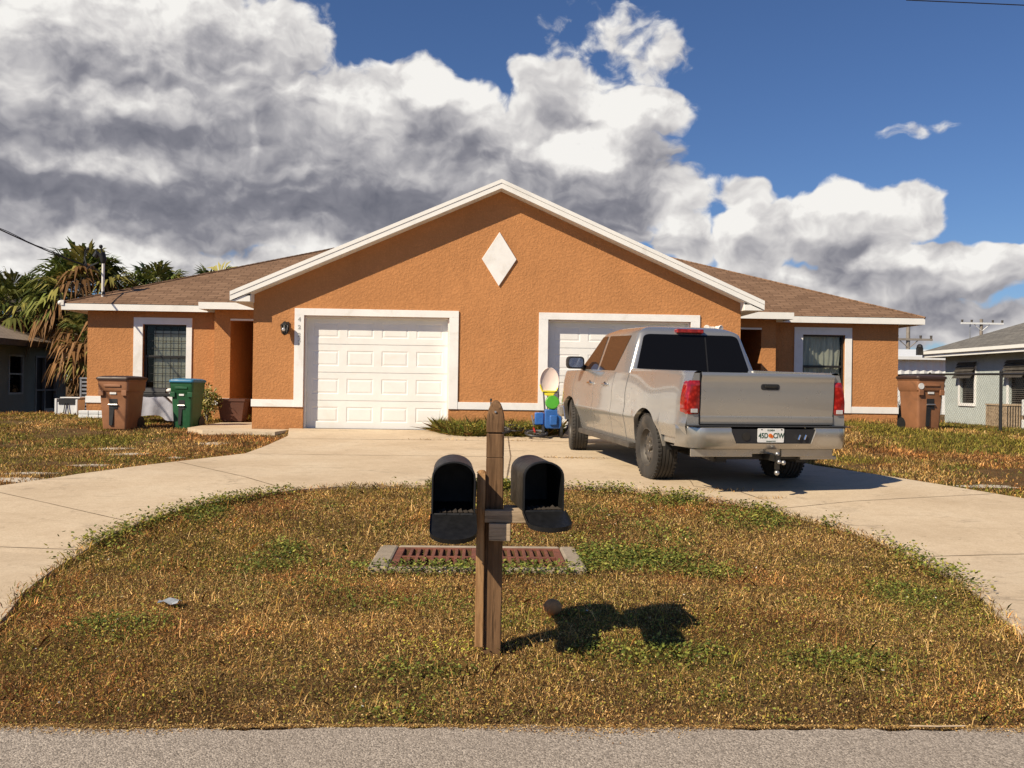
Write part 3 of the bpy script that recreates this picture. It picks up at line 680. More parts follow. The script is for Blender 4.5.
mb = MB(); mb.box(ex0, ex0+.03, ey0, ey1, zt-.20, zt-.015); mb.box(ex0+.031, ex1, ey1-.03, ey1, zt-.20, zt-.015); mb.box(ex0-.06, ex0-.001, ey0, ey1-.05, zt-.10, zt-.005); rp(mb, 'fascia', 'fascia')
mb = MB(); mb.box(ex0+.03, 14.69, ey0, ey1-.04, ze-.04, ze-.03); rp(mb, 'soffit', 'stucco_blue')
mb = MB(); mb.box(14.02, 14.18, 28.40, 28.56, zt-.12, zt+.12); mb.sphere((14.1, 28.48, zt+.14), .10, 8, 6); rp(mb, 'vent_cap', 'bronze')
for (y0, y1, z0, z1) in wins:
    mb = MB(); w = .09; mb.box(14.675, 14.699, y0-w, y0, z0-w, z1); mb.box(14.675, 14.699, y1, y1+w, z0-w, z1); mb.box(14.66, 14.699, y0, y1, z0-w, z0)
    fr = rp(mb, 'window', 'white')
    mb = MB(); mb.add([(14.78, y0, z0), (14.78, y1, z0), (14.78, y1, z1), (14.78, y0, z1)], [(0, 1, 2, 3)]); rp(mb, 'pane', 'tint', fr)
    mb = MB()
    for k in range(20): zz = z0+.02+k*(z1-z0)/20; mb.box(14.755, 14.765, y0+.02, y1-.02, zz, zz+.022)
    rp(mb, 'blind', 'rim', fr)
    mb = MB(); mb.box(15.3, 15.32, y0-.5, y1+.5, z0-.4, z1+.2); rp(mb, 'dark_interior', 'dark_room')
    mb = MB()
    for k in range(5):
        xx = 14.69-.035*k; zz = z1+.05-.10*k+.06; mb.add([(xx, y0-.12, zz), (xx, y1+.12, zz), (xx-.07, y1+.12, zz-.085), (xx-.07, y0-.12, zz-.085)], [(0, 1, 2, 3)]); mb.add([(xx, y0-.12, zz+.008), (xx, y1+.12, zz+.008), (xx-.07, y1+.12, zz-.077), (xx-.07, y0-.12, zz-.077)], [(0, 1, 2, 3)])
    rp(mb, 'awning', 'rim', recalc=False)
mb = MB(); mb.box(14.665, 14.699, 21.9, 22.25, .35, 2.0); rp(mb, 'downpipe', 'white')
# left neighbour, wall faces +x
zb = -.45; ze = 1.92
ln, lp, s, xa, xb = simple_house('neighbour_house', 'grey green house with tan roof in shade at the left edge', -14.85, 1, 14.0, 32.8, 9, zb, ze, .4, None, None)
mb = MB(); ops = [(28.85, 29.75, .35, 1.62), (30.55, 32.05, zb, 1.63)]
mb.box(-15.05, -14.85, 14, 28.85, zb-.3, ze); mb.box(-15.05, -14.85, 29.75, 30.55, zb-.3, ze); mb.box(-15.05, -14.85, 32.05, 32.8, zb-.3, ze)
mb.box(-15.05, -14.85, 28.85, 29.75, zb-.3, .35); mb.box(-15.05, -14.85, 28.85, 29.75, 1.62, ze); mb.box(-15.05, -14.85, 30.55, 32.05, 1.63, ze)
mb.box(-24, -15.05, 32.6, 32.8, zb-.3, ze); mb.box(-24, -15.05, 14, 14.2, zb-.3, ze); mb.box(-24, -23.8, 14.2, 32.6, zb-.3, ze)
lp(mb, 'wall', 'stucco_green')
ex0, ex1, ey0, ey1 = -24.6, -14.25, 13.4, 33.4; zt = ze+.14; r2 = (ex1-ex0)/2; cx_ = ex1-r2; rh = zt+.36*r2
F = [[(ex1, ey0, zt), (ex1, ey1, zt), (cx_, ey1-r2, rh), (cx_, ey0+r2, rh)], [(ex0, ey1, zt), (ex0, ey0, zt), (cx_, ey0+r2, rh), (cx_, ey1-r2, rh)], [(ex0, ey0, zt), (ex1, ey0, zt), (cx_, ey0+r2, rh)], [(ex1, ey1, zt), (ex0, ey1, zt), (cx_, ey1-r2, rh)]]
mb = MB()
for f in F: mb.add(f, [tuple(range(len(f)))])
o = lp(mb, 'roof', 'shingle_tan', recalc=False); roof_uv(o)
mb = MB(); mb.box(ex1-.03, ex1, ey0, ey1, zt-.19, zt-.012); mb.box(ex0, ex1-.031, ey1-.03, ey1, zt-.19, zt-.012); lp(mb, 'fascia', 'rim')
mb = MB(); mb.box(-14.84, ex1-.03, ey0, ey1-.03, ze-.03, ze-.02); lp(mb, 'soffit', 'stucco_green')
mb = MB(); y0, y1, z0, z1 = ops[0]; w = .06
mb.box(-14.9, -14.83, y0, y0+w, z0, z1); mb.box(-14.9, -14.83, y1-w, y1, z0, z1); mb.box(-14.9, -14.83, y0+w, y1-w, z0, z0+w); mb.box(-14.9, -14.83, y0+w, y1-w, z1-w, z1); mb.box(-14.89, -14.84, y0+w, y1-w, .98, 1.03)
fr = lp(mb, 'window', 'steel'); mb = MB(); mb.add([(-14.87, y0, z0), (-14.87, y1, z0), (-14.87, y1, z1), (-14.87, y0, z1)], [(0, 1, 2, 3)]); lp(mb, 'pane', 'tint', fr)
mb = MB(); y0, y1, z0, z1 = ops[1]; w = .06
for q in (y0, y0+.62, y1-w): mb.box(-14.9, -14.82, q, q+w, z0, z1)
mb.box(-14.89, -14.83, y0+w, y1-w, z1-w, z1); mb.box(-14.89, -14.83, y0+w, y0+.62, .45, .50); mb.box(-14.89, -14.83, y0+.68, y1-w, .45, .50); mb.box(-14.89, -14.83, y0+.68, y1-w, z0, z0+.3)
sc = lp(mb, 'screen_door', 'steel'); mb = MB(); mb.box(-14.98, -14.95, y0, y1, z0, z1); lp(mb, 'screen', 'plastic_black', sc)
# far white shed
sh = thing('metal_shed', (25, 46, -.3), 'long white corrugated metal building beyond the orange house at right', 'building')
mb = MB(); n = 60
prof = [(-7+i*.2, .05 if i % 2 else 0) for i in range(71)]
mb.grid([[(x_, -d, 0) for x_, d in prof], [(x_, -d, 2.95) for x_, d in prof]]); mb.build('wall', 'metal_white', sh, recalc=False)
mb = MB(); mb.box(-7, 7, .06, 10, 0, 2.9); mb.build('core_wall', 'metal_white', sh)
mb = MB(); mb.prism([(-.4, 2.9), (5, 3.6), (10.4, 2.9), (5, 3.45)], -7.3, 7.3, 'yz'); mb.box(-7.3, 7.3, -.45, -.38, 2.82, 2.98); mb.build('roof', 'metal_white', sh)
mb = MB()
for z_ in (1.75, 2.0, 1.5): mb.box(-6.5, -.2, -.10, -.07, z_, z_+.05)
mb.build('rail', 'rim', sh)
sh2 = thing('far_house', (26.6, 50, -.3), 'small orange building corner glimpsed between white shed and pale house', 'building')
mb = MB(); mb.box(-.9, 3, -6.2, -5.5, 0, 2.6); mb.build('wall', 'stucco', sh2); mb = MB(); mb.box(-1.0, 3.2, -6.3, -5.4, 2.6, 2.75); mb.build('roof', 'shingle_grey', sh2)
# utility poles
for (x_, y_, top, lab, white) in ((28.9, 60, 5.6, 'wooden utility pole with two crossarms rising above the white shed', 0), (39.6, 70, 7.0, 'utility pole with a pale crossarm rising over the grey roof at right', 1)):
    up = thing('utility_pole', (x_, y_, -.3), lab, 'utility pole', 'utility poles behind the houses')
    mb = MB(); mb.tube([(0, 0, 0), (0, 0, top)], [.17, .12], 10); mb.build('pole', 'pole_wood', up, smooth=True)
    for k, (zc, hw) in enumerate(((top-.9, 1.6), (top-2.0, 1.3)) if not white else ((top-.35, 1.7),)):
        mb = MB(); mb.box(-hw, hw, -.2, -.06, zc-.07, zc+.07); mb.tube([(-.7, -.1, zc), (0, -.1, zc-.6)], .03, 4); mb.tube([(.7, -.1, zc), (0, -.1, zc-.6)], .03, 4); ca = mb.build('crossarm', 'metal_white' if white else 'pole_wood', up)
        for dx in (-.95, -.5, .5, .95):
            mb = MB(); mb.tube([(dx*hw, -.13, zc+.07), (dx*hw, -.13, zc+.28)], [.07, .09], 8); mb.build('insulator', 'rim', ca)
    mb = MB(); mb.tube([(-.9, 0, top-3.6), (-.9, 0, top-.4)], .05, 6) if white else mb.tube([(.35, -.1, top-2.6), (.35, -.1, top-1.9)], .14, 8); mb.build('transformer', 'steel', up)
for zz, x0, y0, x1, y1 in ((4.3, 10, 62, 28.9, 60), (4.3, 28.9, 60, 60, 60),):
    pass

# ---------------------------------------------------------------- pickup truck
TR = thing('pickup_truck', (2.945, 10.98, -.262), 'silver four door pickup truck parked on the driveway before the right garage door', 'pickup truck', rz=rad(9.4), rx=rad(1.75))
WB = 3.45; REAR = -1.20; FRONT = 4.42; BEDF = .82
def arch(y):
    for yc, r_ in ((0, .49), (WB, .48)):
        if abs(y-yc) < r_: return .40+math.sqrt(r_*r_-(y-yc)**2)*.97
    return None
def zlow(y):
    a = arch(y)
    if a: return a
    if y < -.4: return .60
    if y < WB-.4: return .40
    return .46
def ztop(y):
    if y < BEDF: return 1.325
    if y < 3.15: return 1.272
    return 1.272-.035*((y-3.15)/1.2)-(.10*max(0, (y-4.1)/.32)**2)
def halfw(y, z):
    w = .958
    w -= .055*max(0, (z-1.0)/.28)**1.5          # shoulder
    w -= .05*max(0, (.72-z)/.34)**1.6           # tuck
    w += .022*math.exp(-((z-.74)/.07)**2)        # waist crease
    for yc in (0, WB):
        w += .030*math.exp(-((y-yc)/.50)**2)*math.exp(-((z-.88)/.28)**2)
    if y > 3.8: w -= .17*((y-3.8)/.62)**2.2
    if y < -.9: w -= .030*((-.9-y)/.30)**2
    for yg, hw_, d in ((BEDF, .012, .05), (1.40, .007, .020), (2.28, .007, .020), (3.30, .007, .020)):
        if abs(y-yg) < hw_: w -= d
    return w
yy = set(np.round(np.arange(REAR, FRONT+.001, .06), 4).tolist())
for yc, r_ in ((0, .49), (WB, .48)):
    for k in range(25): yy.add(round(yc-r_*math.cos(PI*k/24)*.9999, 4))
    yy.add(round(yc-r_-.0005, 4)); yy.add(round(yc+r_+.0005, 4))
for yg, hw_ in ((BEDF, .012), (1.40, .007), (2.28, .007), (3.30, .007)):
    for d in (-hw_-.001, -hw_*.6, hw_*.6, hw_+.001): yy.add(round(yg+d, 4))
yy = sorted(y for y in yy if REAR <= y <= FRONT)
def side(mb, sx, ya, yb):
    rows = []
    for y in [q for q in yy if ya-1e-6 <= q <= yb+1e-6]:
        z0, z1 = zlow(y), ztop(y); r = [(sx*(halfw(y, z0)-.06), y, z0+.0)]
        for k in range(17):
            z = z0+(z1-z0)*k/16; r.append((sx*halfw(y, z), y, z))
        w = halfw(y, z1); r += [(sx*(w-.02), y, z1+.014), (sx*(w-.05), y, z1+.018), (sx*(w-.09), y, z1+.012)]
        if y < BEDF: r += [(sx*(w-.10), y, z1-.02), (sx*(w-.10), y, .80)]
        else: r += [(sx*(w-.12), y, z1+.006), (sx*(w-.14), y, z1-.0)]
        rows.append(r)
    mb.grid(rows)
mb = MB()
for sx in (-1, 1): side(mb, sx, REAR, BEDF)
mb.box(-.88, .88, REAR+.12, BEDF-.02, .78, .80); mb.box(-.88, .88, BEDF-.05, BEDF-.02, .78, 1.31)
# rear corner posts beside tailgate
for sx in (-1, 1):
    pts = []
    mb.prism(([(sx*.79, .62)]+[(sx*(halfw(REAR, z_)-.003), z_) for z_ in (.62, .8, .95, 1.05, 1.15, 1.25, 1.32)]+[(sx*.79, 1.32)])[::sx], REAR-.001, REAR+.06)
bed = mb.build('cargo_bed', 'silver', TR, smooth=True)
mb = MB()
for sx in (-1, 1): side(mb, sx, BEDF, FRONT)
# hood and nose
rows = []
for y in np.linspace(3.12, 4.40, 14):
    r = []
    zt_ = ztop(float(y))
    for k in range(21):
        u = -1+2*k/20; w = halfw(float(y), zt_)-.08
        r.append((u*w, float(y), zt_+.004+.075*(1-abs(u)**2.5)*(1-.3*max(0, (y-4.0)/.4)**2)+(.02 if .45 < abs(u) < .55 else 0)))
    rows.append(r)
mb.grid(rows)
mb.box(-.82, .82, 4.36, 4.41, .62, 1.12)
mb.box(-.86, .86, BEDF+.01, BEDF+.03, .5, 1.27)
bodyo = mb.build('body', 'silver', TR, smooth=True)
# underbody
mb = MB(); mb.box(-.80, .80, REAR+.15, 4.2, .48, .58); mb.box(-.55, -.42, REAR+.1, 4.2, .34, .50); mb.box(.42, .55, REAR+.1, 4.2, .34, .50)
mb.tube([(-.75, 0, .40), (.75, 0, .40)], .055, 10); mb.sphere((0, 0, .39), .17, 12, 8); mb.tube([(-.7, WB, .38), (.7, WB, .38)], .05, 8)
mb.tube([(-.30, -.75, .47), (-.30, .2, .40)], .10, 10)
for yc in (0, WB):
    for sx in (-1, 1): mb.tube([(sx*.62, yc-.02, .42), (sx*.90, yc-.02, .42)], [.49, .49], 24, cap=True) if False else None
    for sx in (-1, 1):
        rr = []
        for k in range(17):
            a = PI*k/16; rr.append([(sx*.60, yc-.50*math.cos(a), .42+.5*math.sin(a)), (sx*.895, yc-.50*math.cos(a), .42+.5*math.sin(a))])
        mb.grid(rr)
        mb.box(sx*.60-.01, sx*.60+.01, yc-.5, yc+.5, .45, .92)
mb.build('chassis', 'plastic_black', TR, recalc=True)
# running boards
for sx in (-1, 1):
    mb = MB(); a, b_ = sorted((sx*.84, sx*.99)); mb.box(a, b_, .56, 2.90, .335, .405); mb.build('running_board', 'rim', TR, bev=.015)
# rear quarter skirts below bed
for sx in (-1, 1):
    mb = MB(); a, b_ = sorted((sx*.86, sx*.925)); mb.box(a, b_, REAR+.02, -.50, .52, .62); mb.build('skirt', 'silver', TR, bev=.012)
# greenhouse
ZB, ZR = 1.272, 1.865
def sect(t_):
    # t 0 belt .. 1 roof edge : half width, rear y, front y
    if t_ <= .9: w = .895-(.20*t_)
    else: w = .895-.18-.55*(t_-.9)-3.2*(t_-.9)**2
    yr = .86+.16*t_+(2.0*(t_-.9)**2*4 if t_ > .9 else 0); yf = 3.30-.80*t_-(3*(t_-.9)**2*4 if t_ > .9 else 0)
    return w, yr, yf, ZB+(ZR-ZB)*(t_ if t_ < .9 else .9+(t_-.9)*1.0)
def outline(w, yr, yf, z, r_=.09):
    pts = []
    for cx_, cy_, a0 in ((w-r_, yr+r_*.6, -90), (w-r_, yf-r_, 0), (-w+r_, yf-r_, 90), (-w+r_, yr+r_*.6, 180)):
        for k in range(6):
            a = rad(a0+90*k/5); ry = r_*.6 if a0 in (-90, 180) else r_
            pts.append((cx_+r_*math.cos(a), cy_+ry*math.sin(a), z))
    return pts
rows = [outline(*sect(t_)) for t_ in (-.02, .0, .3, .6, .9, .94, .97, 1.0)]
w, yr, yf, z = sect(1.0)
for d, dz in ((.05, .022), (.14, .040), (.30, .052), (.45, .056)):
    rows.append(outline(w-d, yr+d, yf-d, z+dz, max(.03, .09-d*.1)))
mb = MB(); mb.grid([r for r in rows], closed=True); n = len(rows[0]); mb.add(rows[-1], [tuple(range(n))])
cab = mb.build('cab', 'silver', TR, smooth=True)
def rounded(poly, r_, k=5):
    out = []; n = len(poly)
    for i in range(n):
        p = Vector(poly[i]); a = Vector(poly[i-1]); b_ = Vector(poly[(i+1) % n]); rr = r_[i] if isinstance(r_, (list, tuple)) else r_
        d1 = (a-p).normalized(); d2 = (b_-p).normalized()
        for j in range(k+1):
            s_ = j/k; out.append(tuple((p+d1*rr)*(1-s_)**2+p*2*s_*(1-s_)+(p+d2*rr)*s_**2))
    return out
def on_side(sx, y, t_, off=.004):
    w = .895-.20*t_; return (sx*(w+off), y, ZB+(ZR-ZB)*t_)
def glass_side(name, poly, sx, mt, off, r_=.03, par=None):
    pts = rounded(poly, r_); n = len(pts)
    vs = [on_side(sx, y, t_, off) for y, t_ in pts]+[on_side(sx, y, t_, off-.02) for y, t_ in pts]
    mb = MB(); mb.add(vs, [tuple(range(n))]+[(i, (i+1) % n, (i+1) % n+n, i+n) for i in range(n)]); return mb.build(name, mt, par or cab)
for sx in (-1, 1):
    glass_side('side_window', [(1.50, .05), (2.22, .05), (2.22, .87), (1.28, .86)], sx, 'tint_side', .005)
    glass_side('side_window', [(2.32, .05), (3.12, .05), (2.55, .86), (2.32, .87)], sx, 'tint_side', .005)
def on_rear(x, t_, off=.004): return (x, .86+.16*t_-off, ZB+(ZR-ZB)*t_)
pts = rounded([(-.80, .02), (.80, .02), (.655, .89), (-.655, .89)], [.03, .03, .10, .10]); n = len(pts)
mb = MB(); mb.add([on_rear(x, t_, .006) for x, t_ in pts]+[on_rear(x, t_, -.02) for x, t_ in pts], [tuple(range(n))]+[(i, (i+1) % n, (i+1) % n+n, i+n) for i in range(n)])
rwin = mb.build('rear_window', 'tint', cab)
mb = MB()
for x_ in (.20,): mb.prism([(x_-.009, .04), (x_+.009, .04), (x_+.009, .84), (x_-.009, .84)], 0, 1)
mb.v = [on_rear(v[0], v[2], .010 if v[1] < .5 else .002) for v in mb.v]; mb.build('slider_frame', 'bronze', rwin)
pts = rounded([(-.80, .05), (.80, .05), (.64, .9), (-.64, .9)], .05); n = len(pts)
mb = MB(); mb.add([(x, 3.30-.80*t_+.006, ZB+(ZR-ZB)*t_+.004) for x, t_ in pts], [tuple(range(n))]); mb.build('windscreen', 'tint', cab)
# third brake light
mb = MB(); mb.box(-.21, .17, .955, 1.06, 1.822, 1.875); mb.build('brake_light', 'red_lens', cab, bev=.012)
# tailgate
mb = MB(); zt0, zt1 = .765, 1.315; rows = []
for i, (z, yo) in enumerate(((zt0, .03), (zt0+.004, .005), (zt0+.02, 0), (zt0+.085, .002), (zt0+.095, .014), (zt0+.11, .012), (.95, .002), (1.14, -.004), (1.22, -.002), (1.26, -.008), (1.292, -.018), (1.312, -.014), (1.323, .004), (1.326, .03), (1.324, .055), (1.31, .06), (.78, .06))):
    rows.append([(-.785+1.57*k/24, REAR-.018+yo-.006*(1-((k-12)/12)**2), z) for k in range(25)])
mb.grid(rows); tg = mb.build('tailgate', 'silver', TR, smooth=True)
for sx in (-1, 1):
    mb = MB(); mb.box(sx*.7925-.006, sx*.7925+.006, REAR-.006, REAR+.02, .77, 1.318); mb.build('gap', 'plastic_black', tg)
mb = MB(); T = Matrix.Translation((.07, REAR-.02, 1.14))
mb.v = []; pts = rounded([(-.11, -.032), (.11, -.032), (.11, .032), (-.11, .032)], .028)
mb.prism([(x+.015, z+1.18) for x, z in pts], REAR-.034, REAR-.010)
mb2 = MB(); pts2 = rounded([(-.07, -.012), (.07, -.012), (.07, .014), (-.07, .014)], .01); mb2.prism([(x+.015, z+1.185) for x, z in pts2], REAR-.05, REAR-.0345)
hnd = mb.build('handle', 'plastic_black', tg, bev=.004); mb2.build('latch', 'bronze', hnd, bev=.004)
# tail lamps wrap the corner
for sx in (-1, 1):
    mb = MB(); rows = []
    for k in range(13):
        z = .875+(1.24-.875)*k/12; u = k/12; rr = []
        wn = halfw(REAR, z)
        ing = .796+.0*u+(.012 if k == 0 else 0); dep = .15 if 0 < k < 12 else .12
        e = .006 if 0 < k < 12 else -.004
        rr = [(sx*ing, REAR-.004-e*.6, z), (sx*(ing+.04), REAR-.014-e, z), (sx*(wn-.03), REAR-.012-e, z), (sx*(wn-.004+e*.6), REAR-.008-e*.6, z), (sx*(wn+.006+e), REAR+.008, z), (sx*(halfw(REAR+.04, z)+.004+e), REAR+.04, z), (sx*(halfw(REAR+.08, z)+e), REAR+.08, z), (sx*(halfw(REAR+dep, z)+e*.5), REAR+dep, z), (sx*(halfw(REAR+dep, z)-.02), REAR+dep+.004, z)]
        rows.append(rr)
    mb.grid(rows)
    for r_ in (rows[0], rows[-1]): mb.add(r_, [tuple(range(len(r_)))])
    lm = mb.build('tail_lamp', 'red_lens', TR, smooth=True)
    mb = MB(); a, b_ = sorted((sx*.82, sx*.90)); mb.box(a, b_, REAR-.029, REAR-.02, .89, .935); mb.build('reverse_light', 'clear_lens', lm, bev=.006)
# rear bumper
mb = MB(); rows = []
prof = [(.515, .10), (.51, .02), (.515, -.02), (.555, -.045), (.70, -.055), (.738, -.045), (.747, -.02), (.747, .10)]
N_ = 36
for k in range(N_+1):
    u = -1+2*k/N_; x_ = .985*u
    curve = .34*max(0, abs(u)-.82)**2/.0324 if abs(u) > .82 else 0
    cen = abs(x_) < .44
    r = []
    for z, yo in prof:
        zz = z
        if cen and z > .56: zz = .56-(.0 if z < .7 else -.0)+.0
        r.append((x_*(1.0), REAR-.13+curve+yo+.03*(u*u), zz if not cen else min(z, .575)))
    rows.append(r)
mb.grid(rows); bp = mb.build('rear_bumper', 'chrome_dull', TR, smooth=True)
mb = MB(); mb.prism(rounded([(-.44, .575), (.44, .575), (.52, .728), (-.52, .728)], .02), REAR-.168, REAR-.02); mb.box(-.93, .93, REAR-.15, REAR+.02, .7495, .758); mb.build('step_pad', 'plastic_black', bp, bev=.006)
mb = MB(); mb.tube([(-.32, REAR-.175, .65), (-.32, REAR-.165, .65)], .045, 16); mb.build('socket', 'bronze', bp)
for x_ in (.28, .35):
    mb = MB(); mb.tube([(x_, REAR-.185, .62), (x_+.02, REAR-.185, .67)], .011, 6); mb.build('chain_loop', 'chrome', bp, smooth=True)
# number plate
mb = MB(); mb.prism(rounded([(-.1525-.04, .588), (.1525-.04, .588), (.1525-.04, .738), (-.1525-.04, .738)], .012), REAR-.180, REAR-.172); pl = mb.build('number_plate', 'label_white', TR)
M['plate_green'] = mat('dark_green_ink', (0.02, 0.07, 0.04), 0.5); M['orange_ink'] = mat('orange_ink', (0.70, 0.16, 0.02), 0.5)
def plate_text(body, size, dx, dz, mt): return text_part('plate_lettering', body, size, Matrix.Translation((-.04+dx, REAR-.1812, .660+dz)) @ Matrix.Rotation(rad(90), 4, 'X'), mt, pl, .0005, .82)
plate_text('45D', .078, -.088, -.002, 'plate_green'); plate_text('CIW', .078, .090, -.002, 'plate_green'); plate_text('FLORIDA', .026, 0, .058, 'plate_green'); plate_text('SUNSHINE STATE', .017, 0, -.060, 'plate_green')
mb = MB()
for cx_, cz_, r_ in ((-.048, .662, .022), (-.030, .652, .018)): mb.tube([(cx_, REAR-.1812, cz_), (cx_, REAR-.1822-.001*(r_ < .025), cz_)], r_, 16)
mb.build('orange_emblem', 'orange_ink', pl); mb = MB(); mb.box(-.155, -.142, REAR-.183, REAR-.1805, .722, .732); mb.build('bolt', 'bronze', pl); mb = MB(); mb.box(.075, .090, REAR-.183, REAR-.1805, .720, .732); mb.build('bolt', 'bronze', pl)
# lower valance and hitch
mb = MB(); mb.box(-.90, -.19, REAR-.06, REAR-.03, .42, .505); mb.box(.15, .77, REAR-.06, REAR-.03, .42, .505); mb.box(-.19, .15, REAR-.04, REAR-.03, .45, .505); mb.box(.40, .84, REAR-.02, REAR+.03, .385, .4199); mb.build('valance', 'chrome_dull', TR, bev=.006)
mb = MB(); mb.box(-.55, .55, REAR+.06, REAR+.13, .38, .46); mb.box(-.01, .07, REAR-.20, REAR+.10, .385, .455); mb.box(.01, .05, REAR-.22, REAR-.18, .30, .46)
mb.tube([(.03, REAR-.20, .30), (.03, REAR-.20, .26)], .015, 8); ht = mb.build('tow_hitch', 'bronze', TR)
for c_, r_ in (((.03, REAR-.20, .465), .026), ((.03, REAR-.245, .385), .024), ((.105, REAR-.20, .37), .026), ((.03, REAR-.20, .262), .028)): mb = MB(); mb.sphere(c_, r_, 12, 8); mb.tube([c_, (.03, REAR-.19, .38)], .011, 6); mb.build('tow_ball', 'steel', ht, smooth=True)
mb = MB(); mb.tube([(-.62, REAR+.4, .42), (-.62, REAR+.05, .40)], .035, 10); mb.build('exhaust_pipe', 'rim', TR, smooth=True)
# mirrors, door handles, fuel flap
for sx in (-1, 1):
    mb = MB(); mb.tube([(sx*.86, 3.02, 1.31), (sx*.96, 2.98, 1.35)], [.05, .035], 8)
    mb.prism(rounded([(sx*1.05-.135, 1.30), (sx*1.05+.135, 1.30), (sx*1.05+.135, 1.49), (sx*1.05-.135, 1.49)], .07), 2.89, 3.0)
    mr = mb.build('side_mirror', 'plastic_black', TR, bev=.02)
    mb = MB(); mb.prism(rounded([(sx*1.05-.11, 1.325), (sx*1.05+.11, 1.325), (sx*1.05+.11, 1.465), (sx*1.05-.11, 1.465)], .055), 2.884, 2.888); mb.build('mirror_glass', 'chrome', mr)
    for yh in (1.72, 2.45):
        mb = MB(); a, b_ = sorted((sx*.935, sx*.985)); mb.box(a, b_, yh-.09, yh+.09, 1.09, 1.12); hd = mb.build('handle', 'chrome', TR, bev=.012)
        mb = MB(); mb.sphere((sx*.935, yh+.05, 1.105), .05, 12, 8, sc=(.35, 1.3, .75)); mb.build('handle_recess', 'plastic_black', hd, smooth=True)
mb = MB(); mb.tube([(-.935, .60, 1.02), (-.957, .60, 1.02)], .075, 20); mb.build('fuel_flap', 'silver', TR)
for sx in (-1, 1):
    mb = MB(); mb.box(sx*.70-.13, sx*.70+.13, 4.33, 4.425, .82, 1.05); mb.build('headlight', 'clear_lens', TR, bev=.03)
mb = MB(); mb.box(-.5, .5, 4.40, 4.45, .72, 1.10); mb.build('grille', 'chrome_dull', TR, bev=.02); mb = MB(); mb.box(-.92, .92, 4.32, 4.52, .48, .68); mb.build('front_bumper', 'chrome_dull', TR, bev=.04)
# wheels
def make_wheel(x, y, sx, steer=0):
    r_ = .402; T = Matrix.Translation((x, y, r_)) @ Matrix.Rotation(rad(steer), 4, 'Z') @ Matrix.Rotation(rad(90)*sx, 4, 'Y')
    # local +z points outboard
    prof = [(.20, -.11), (.235, -.125), (.30, -.135), (.355, -.132), (.385, -.118)]
    g = [(.398, -.10), (r_, -.085)]
    for c_ in (-.065, -.022, .022, .065): g += [(r_, c_-.007), (.390, c_-.005), (.390, c_+.005), (r_, c_+.007)]
    g += [(r_, .085), (.398, .10)]
    prof += g+[(.385, .118), (.355, .132), (.30, .135), (.245, .125), (.225, .112)]
    mb = MB(); mb.lathe(prof, 48, T)
    # shoulder lugs
    for k in range(48):
        a = 2*PI*k/48
        for s_ in (-1, 1):
            R_ = T @ Matrix.Rotation(a, 4, 'Z'); mb.box(.388, .404, -.012, .012, min(s_*.082, s_*.122), max(s_*.082, s_*.122), T=R_)
    ty = mb.build('wheel', 'rubber', TR, smooth=True)
    mb = MB(); mb.lathe([(.232, .118), (.222, .122), (.215, .10), (.205, .06), (.195, .05), (.17, .075), (.12, .085), (.085, .07), (.07, .055), (0, .055)], 40, T)
    mb.lathe([(.21, -.1), (.205, .05)], 30, T)
    mb.tube([T @ Vector((0, 0, .05)), T @ Vector((0, 0, .085)), T @ Vector((0, 0, .095))], [.045, .042, .03], 14)
    rm = mb.build('rim', 'rim', ty, smooth=True)
    mb = MB()
    for k in range(5):
        a = 2*PI*k/5; q = Vector((.065*math.cos(a), .065*math.sin(a), 0)); mb.tube([T @ (q+Vector((0, 0, .055))), T @ (q+Vector((0, 0, .078)))], .011, 6)
    mb.build('lug_nut', 'chrome', rm)
    mb = MB()
    for k in range(10):
        a = 2*PI*(k+.5)/10; q = Vector((.150*math.cos(a), .150*math.sin(a), 0)); mb.tube([T @ (q+Vector((0, 0, .070))), T @ (q+Vector((0, 0, .083)))], .020, 10)
    mb.build('vent_hole', 'plastic_black', rm)
make_wheel(-.825, 0, -1); make_wheel(.825, 0, 1); make_wheel(-.835, WB, -1, -11); make_wheel(.835, WB, 1, -11)

# ---------------------------------------------------------------- mailbox post, boards and boxes
PZ = gz(.08, 4.72)
post = thing('mailbox_post', (.082, 4.72, PZ), 'weathered wooden post with pointed top and side boards in the front lawn', 'post', rz=rad(-3))
mb = MB(); h = .045
H_ = 1.315
mb.box(-h, h, -h, h, -.15, H_-.30); mb.box(-h, h, -h, h, H_-.30+.0005, H_-.175)
mb.box(-h+.008, h-.008, -h+.008, h-.008, H_-.175, H_-.165)
rows = []
for z, w in ((H_-.165, .046), (H_-.12, .0465), (H_-.08, .0435), (H_-.045, .036), (H_-.02, .026), (H_-.006, .015), (H_, .006)): rows.append([(-w, -w, z), (w, -w, z), (w, w, z), (-w, w, z)])
mb.grid(rows, closed=True); mb.add(rows[-1], [(0, 1, 2, 3)]); mb.build('post', 'post', post, bev=.004)
mb = MB(); mb.box(-.090, -.0455, -.062, .030, .035, .935); pts = None
mb.tube([(-.068, -.016, .935), (-.068, -.016, .95)], [.030, .012], 8); mb.build('side_board', 'post_old', post, bev=.004)
mb = MB(); mb.box(-.046, .225, -.100, -.046, .688, .750); mb.box(.0465, .225, -.0455, .13, .712, .750); mb.build('bracket', 'board', post, bev=.003)
mb = MB(); mb.box(-.25, .38, -.035, .40, .738, .757) if False else None
mb.box(-.30, .34, .1305, .165, .69, .722); mb.build('crossbar', 'board', post, bev=.003); mb = MB(); mb.box(-.022, .088, -.125, -.047, .598, .686); mb.build('block', 'board', post, bev=.003)
mb = MB(); mb.tube([(0, -.048, H_-.06), (0, -.044, H_-.06)], .006, 6); mb.build('nail', 'steel', post)
